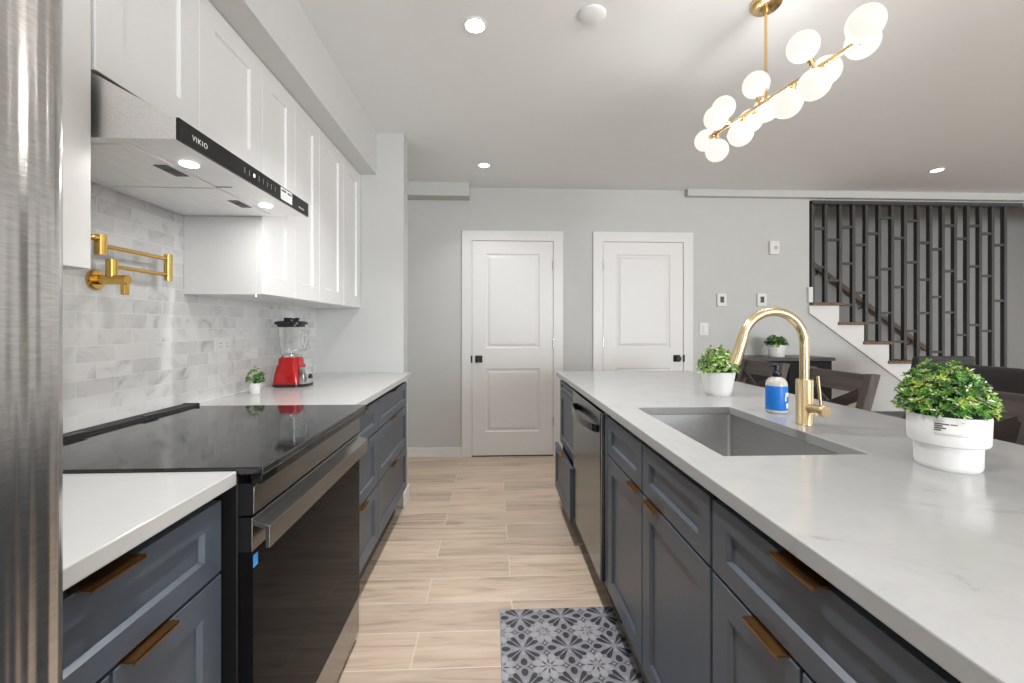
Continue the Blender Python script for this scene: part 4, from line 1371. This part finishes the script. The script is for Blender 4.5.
MB().lathe([(0.0001, 0), (0.066, 0.0), (0.070, 0.025), (0.06, 0.052), (0.0001, 0.066)], (kx0, ky0, 1.048), 20).build('inner_lump', M['inner_lump'], pk)
fo = MB(); foliage(fo, (kx0, ky0, 1.055), 0.084, 0.088, 120, 0.024, mix=(0.72, 0.24, 0.03, 0.01), rnd=rr)
fo.build('foliage', LEAFM, pk)

# ------------------------------------------------------------------ bar stools along the far side of the island
def make_stool(label):
    sx_, sy_ = 1.56, 2.72
    r = thing('bar_stool', (sx_, sy_, 0), label, 'bar stool', 'bar stools along the island')
    hw = 0.215
    x_top = 1.765
    zt, zs = 1.005, 0.655
    for sg in (-1, 1):
        y = sy_ + sg * (hw - 0.022)
        p = MB()
        lean = (x_top - 1.665) / (zt - zs)
        # rear leg and back post in one reclined piece
        for (za, xa, zb, xb) in ((0.0, 1.700, zs, 1.665), (zs, 1.665, zt, x_top)):
            p.hexa([(xa - .022, y - .021, za), (xa + .022, y - .021, za), (xa + .022, y + .021, za), (xa - .022, y + .021, za),
                    (xb - .022, y - .021, zb), (xb + .022, y - .021, zb), (xb + .022, y + .021, zb), (xb - .022, y + .021, zb)])
        p.build('back_post', M['stool_post'], r, bevel=0.003)
        MB().hexa([(1.355, y - .02, 0), (1.395, y - .02, 0), (1.395, y + .02, 0), (1.355, y + .02, 0), (1.37, y - .022, .60), (1.414, y - .022, .60), (1.414, y + .022, .60), (1.37, y + .022, .60)]).build('leg', M['stool_post'], r, bevel=0.003)
        MB().box(1.40, 1.665, y - 0.012, y + 0.012, 0.20, 0.24).build('stretcher', M['stool_post'], r, bevel=0.002)
    bx_ = lambda z: 1.665 + (x_top - 1.665) * (z - zs) / (zt - zs)
    ya, yb = sy_ - hw + 0.044, sy_ + hw - 0.044
    def slab(z0, z1, th, nm, y0=ya, y1=yb):
        MB().hexa([(bx_(z0) - th, y0, z0), (bx_(z0) + th, y0, z0), (bx_(z0) + th, y1, z0), (bx_(z0) - th, y1, z0),
                   (bx_(z1) - th, y0, z1), (bx_(z1) + th, y0, z1), (bx_(z1) + th, y1, z1), (bx_(z1) - th, y1, z1)]).build(nm, M['stool'], r, bevel=0.003)
    slab(0.912, 1.0, 0.012, 'top_rail')
    slab(0.69, 0.73, 0.011, 'lower_rail')
    for sg in (-1, 1):
        p0 = (bx_(0.73) + 0.003 * sg, sy_ - sg * (hw - 0.055), 0.735); p1 = (bx_(0.912) + 0.003 * sg, sy_ + sg * (hw - 0.055), 0.908)
        MB().beam(p0, p1, 0.052, 0.012, up=(1, 0, 0.3)).build('cross_brace', M['stool'], r, bevel=0.002)
    MB().box(1.36, 1.655, sy_ - hw, sy_ + hw, 0.6005, 0.632).build('seat_frame', M['stool'], r, bevel=0.003)
    MB().box(1.35, 1.64, sy_ - hw + 0.01, sy_ + hw - 0.01, 0.6325, 0.675).build('seat', M['fabric'], r, bevel=0.014, seg=3)
    MB().box(1.385, 1.41, sy_ - hw + 0.045, sy_ + hw - 0.045, 0.22, 0.26).build('footrest', M['stool'], r, bevel=0.003)
    return r
s0 = make_stool('brown wooden cross back stool farthest along the island, behind the soap bottle')
s1 = copy_tree(s0, dloc=(0, -0.605, 0)); s1['label'] = 'brown wooden cross back stool in the middle, right of the brass faucet'
s2 = copy_tree(s0, dloc=(0, -1.225, 0)); s2['label'] = 'brown wooden cross back stool nearest the viewer, behind the large potted plant'

# ------------------------------------------------------------------ dining chairs
def make_chair(name, cx_, cy_, rot, label):
    """upholstered chair whose backrest lies at local -Y and faces local +Y"""
    r = thing(name, (cx_, cy_, 0), label, 'dining chair', 'grey leather dining chairs')
    def T(p): return (cx_ + p[0], cy_ + p[1], p[2])
    def slab(ps, nm, m_, bev=0.0):
        MB().hexa([T(p) for p in ps]).build(nm, m_, r, bevel=bev, seg=4)
    w = 0.235
    slab([(-w, -.265, .40), (w, -.265, .40), (w, -.185, .40), (-w, -.185, .40), (-w * .97, -.335, 1.005), (w * .97, -.335, 1.005), (w * .97, -.270, 1.005), (-w * .97, -.270, 1.005)], 'backrest', M['leather'], 0.022)
    slab([(-w, -.185, .39), (w, -.185, .39), (w, .25, .39), (-w, .25, .39), (-w, -.185, .475), (w, -.185, .475), (w, .25, .485), (-w, .25, .485)], 'seat', M['leather'], 0.022)
    for a in (-1, 1):
        for b in (-.22, .215):
            MB().hexa([T((a * .205 - .016, b - .016, 0)), T((a * .205 + .016, b - .016, 0)), T((a * .205 + .016, b + .016, 0)), T((a * .205 - .016, b + .016, 0)),
                       T((a * .205 - .02, b - .02, .389)), T((a * .205 + .02, b - .02, .389)), T((a * .205 + .02, b + .02, .389)), T((a * .205 - .02, b + .02, .389))]).build('leg', M['console'], r, bevel=0.002)
    r.rotation_euler = (0, 0, rot)
    return r
make_chair('dining_chair', 3.405, 3.40, 0.0, 'grey leather dining chair farther back, in front of the slat screen')
make_chair('dining_chair', 3.09, 2.225, -H90, 'grey leather dining chair closer to the island, partly behind the large plant')

# ------------------------------------------------------------------ floor mat
km = MB()
MX0, MX1, MY0, MY1 = 0.030, 0.522, 1.08, 1.852
km.box(MX0, MX1, MY0, MY1, 0.0005, 0.0075)
ZM = 0.0079
P_ = 0.175
def clip(poly):
    def cut(pts, inside, inter):
        out = []
        for i in range(len(pts)):
            a, b = pts[i], pts[(i + 1) % len(pts)]
            ia, ib = inside(a), inside(b)
            if ia: out.append(a)
            if ia != ib: out.append(inter(a, b))
        return out
    e = 0.003
    for ax, val, sgn in ((0, MX0 + e, 1), (0, MX1 - e, -1), (1, MY0 + e, 1), (1, MY1 - e, -1)):
        if not poly: return poly
        ins = lambda p: sgn * (p[ax] - val) >= 0
        def it(a, b):
            t = (val - a[ax]) / (b[ax] - a[ax])
            return (a[0] + (b[0] - a[0]) * t, a[1] + (b[1] - a[1]) * t)
        poly = cut(poly, ins, it)
    return poly
def patch(pts, mi, dz=0.0):
    pts = clip(pts)
    if len(pts) < 3: return
    km.cur = mi
    km.add([(p[0], p[1], ZM + dz) for p in pts], [tuple(range(len(pts)))])
    km.cur = 0
def leaf(cx_, cy_, ang_, pts, mi, dz=0.0, mirror=1):
    ca, sa = math.cos(ang_), math.sin(ang_)
    patch([(cx_ + (a * ca - b * mirror * sa), cy_ + (a * sa + b * mirror * ca)) for a, b in pts], mi, dz)
BLADE = [(0.008, 0.0015), (0.030, 0.0025), (0.060, 0.0016), (0.071, 0.011), (0.066, 0.021), (0.050, 0.019), (0.034, 0.0125), (0.018, 0.006)]
OVAL = [(0.017 * math.cos(k * math.pi / 8) + 0.024, 0.0125 * math.sin(k * math.pi / 8) * (1.0 - 0.15 * math.cos(k * math.pi / 8))) for k in range(16)]
DIAM = [(0.006, 0), (0.018, 0.006), (0.025, 0.015), (0.030, 0.006), (0.046, 0), (0.030, -0.006), (0.025, -0.015), (0.018, -0.006)]
DOT = [(0.019, 0), (0.025, 0.0055), (0.031, 0), (0.025, -0.0055)]
PETAL = [(0.004, 0), (0.02, 0.012), (0.045, 0.019), (0.066, 0.013), (0.075, 0), (0.066, -0.013), (0.045, -0.019), (0.02, -0.012)]
ox, oy = 0.114, 1.799
for i in range(-1, 4):
    for j in range(-5, 2):
        cx_, cy_ = ox + i * P_, oy + j * P_
        for k in range(4):
            a = math.radians(45 + 90 * k)
            leaf(cx_, cy_, a, BLADE, 2, 0, 1); leaf(cx_, cy_, a, BLADE, 2, 0, -1)
            leaf(cx_, cy_, math.radians(90 * k) , [(0.012, 0), (0.026, 0.004), (0.034, 0), (0.026, -0.004)], 1)
        mx_, my_ = cx_ + P_ / 2, cy_
        for k in range(2):
            leaf(mx_, my_, math.pi * k, OVAL, 2)
            leaf(mx_, my_, math.pi * k + H90, DIAM, 3); leaf(mx_, my_, math.pi * k + H90, DOT, 1, 0.0002)
        mx_, my_ = cx_, cy_ + P_ / 2
        for k in range(2):
            leaf(mx_, my_, math.pi * k + H90, OVAL, 2)
            leaf(mx_, my_, math.pi * k, DIAM, 3); leaf(mx_, my_, math.pi * k, DOT, 1, 0.0002)
        for k in range(8):
            leaf(cx_ + P_ / 2, cy_ + P_ / 2, math.radians(22.5 + 45 * k), [(a * 0.8, b * 0.8) for a, b in PETAL], 1)
tag(km.build('floor_mat', [M['mat_base'], M['mat_pale'], M['mat_dark'], M['mat_mid']]), 'grey kitchen mat with dark flower tile pattern in front of the sink cabinet', 'floor mat')
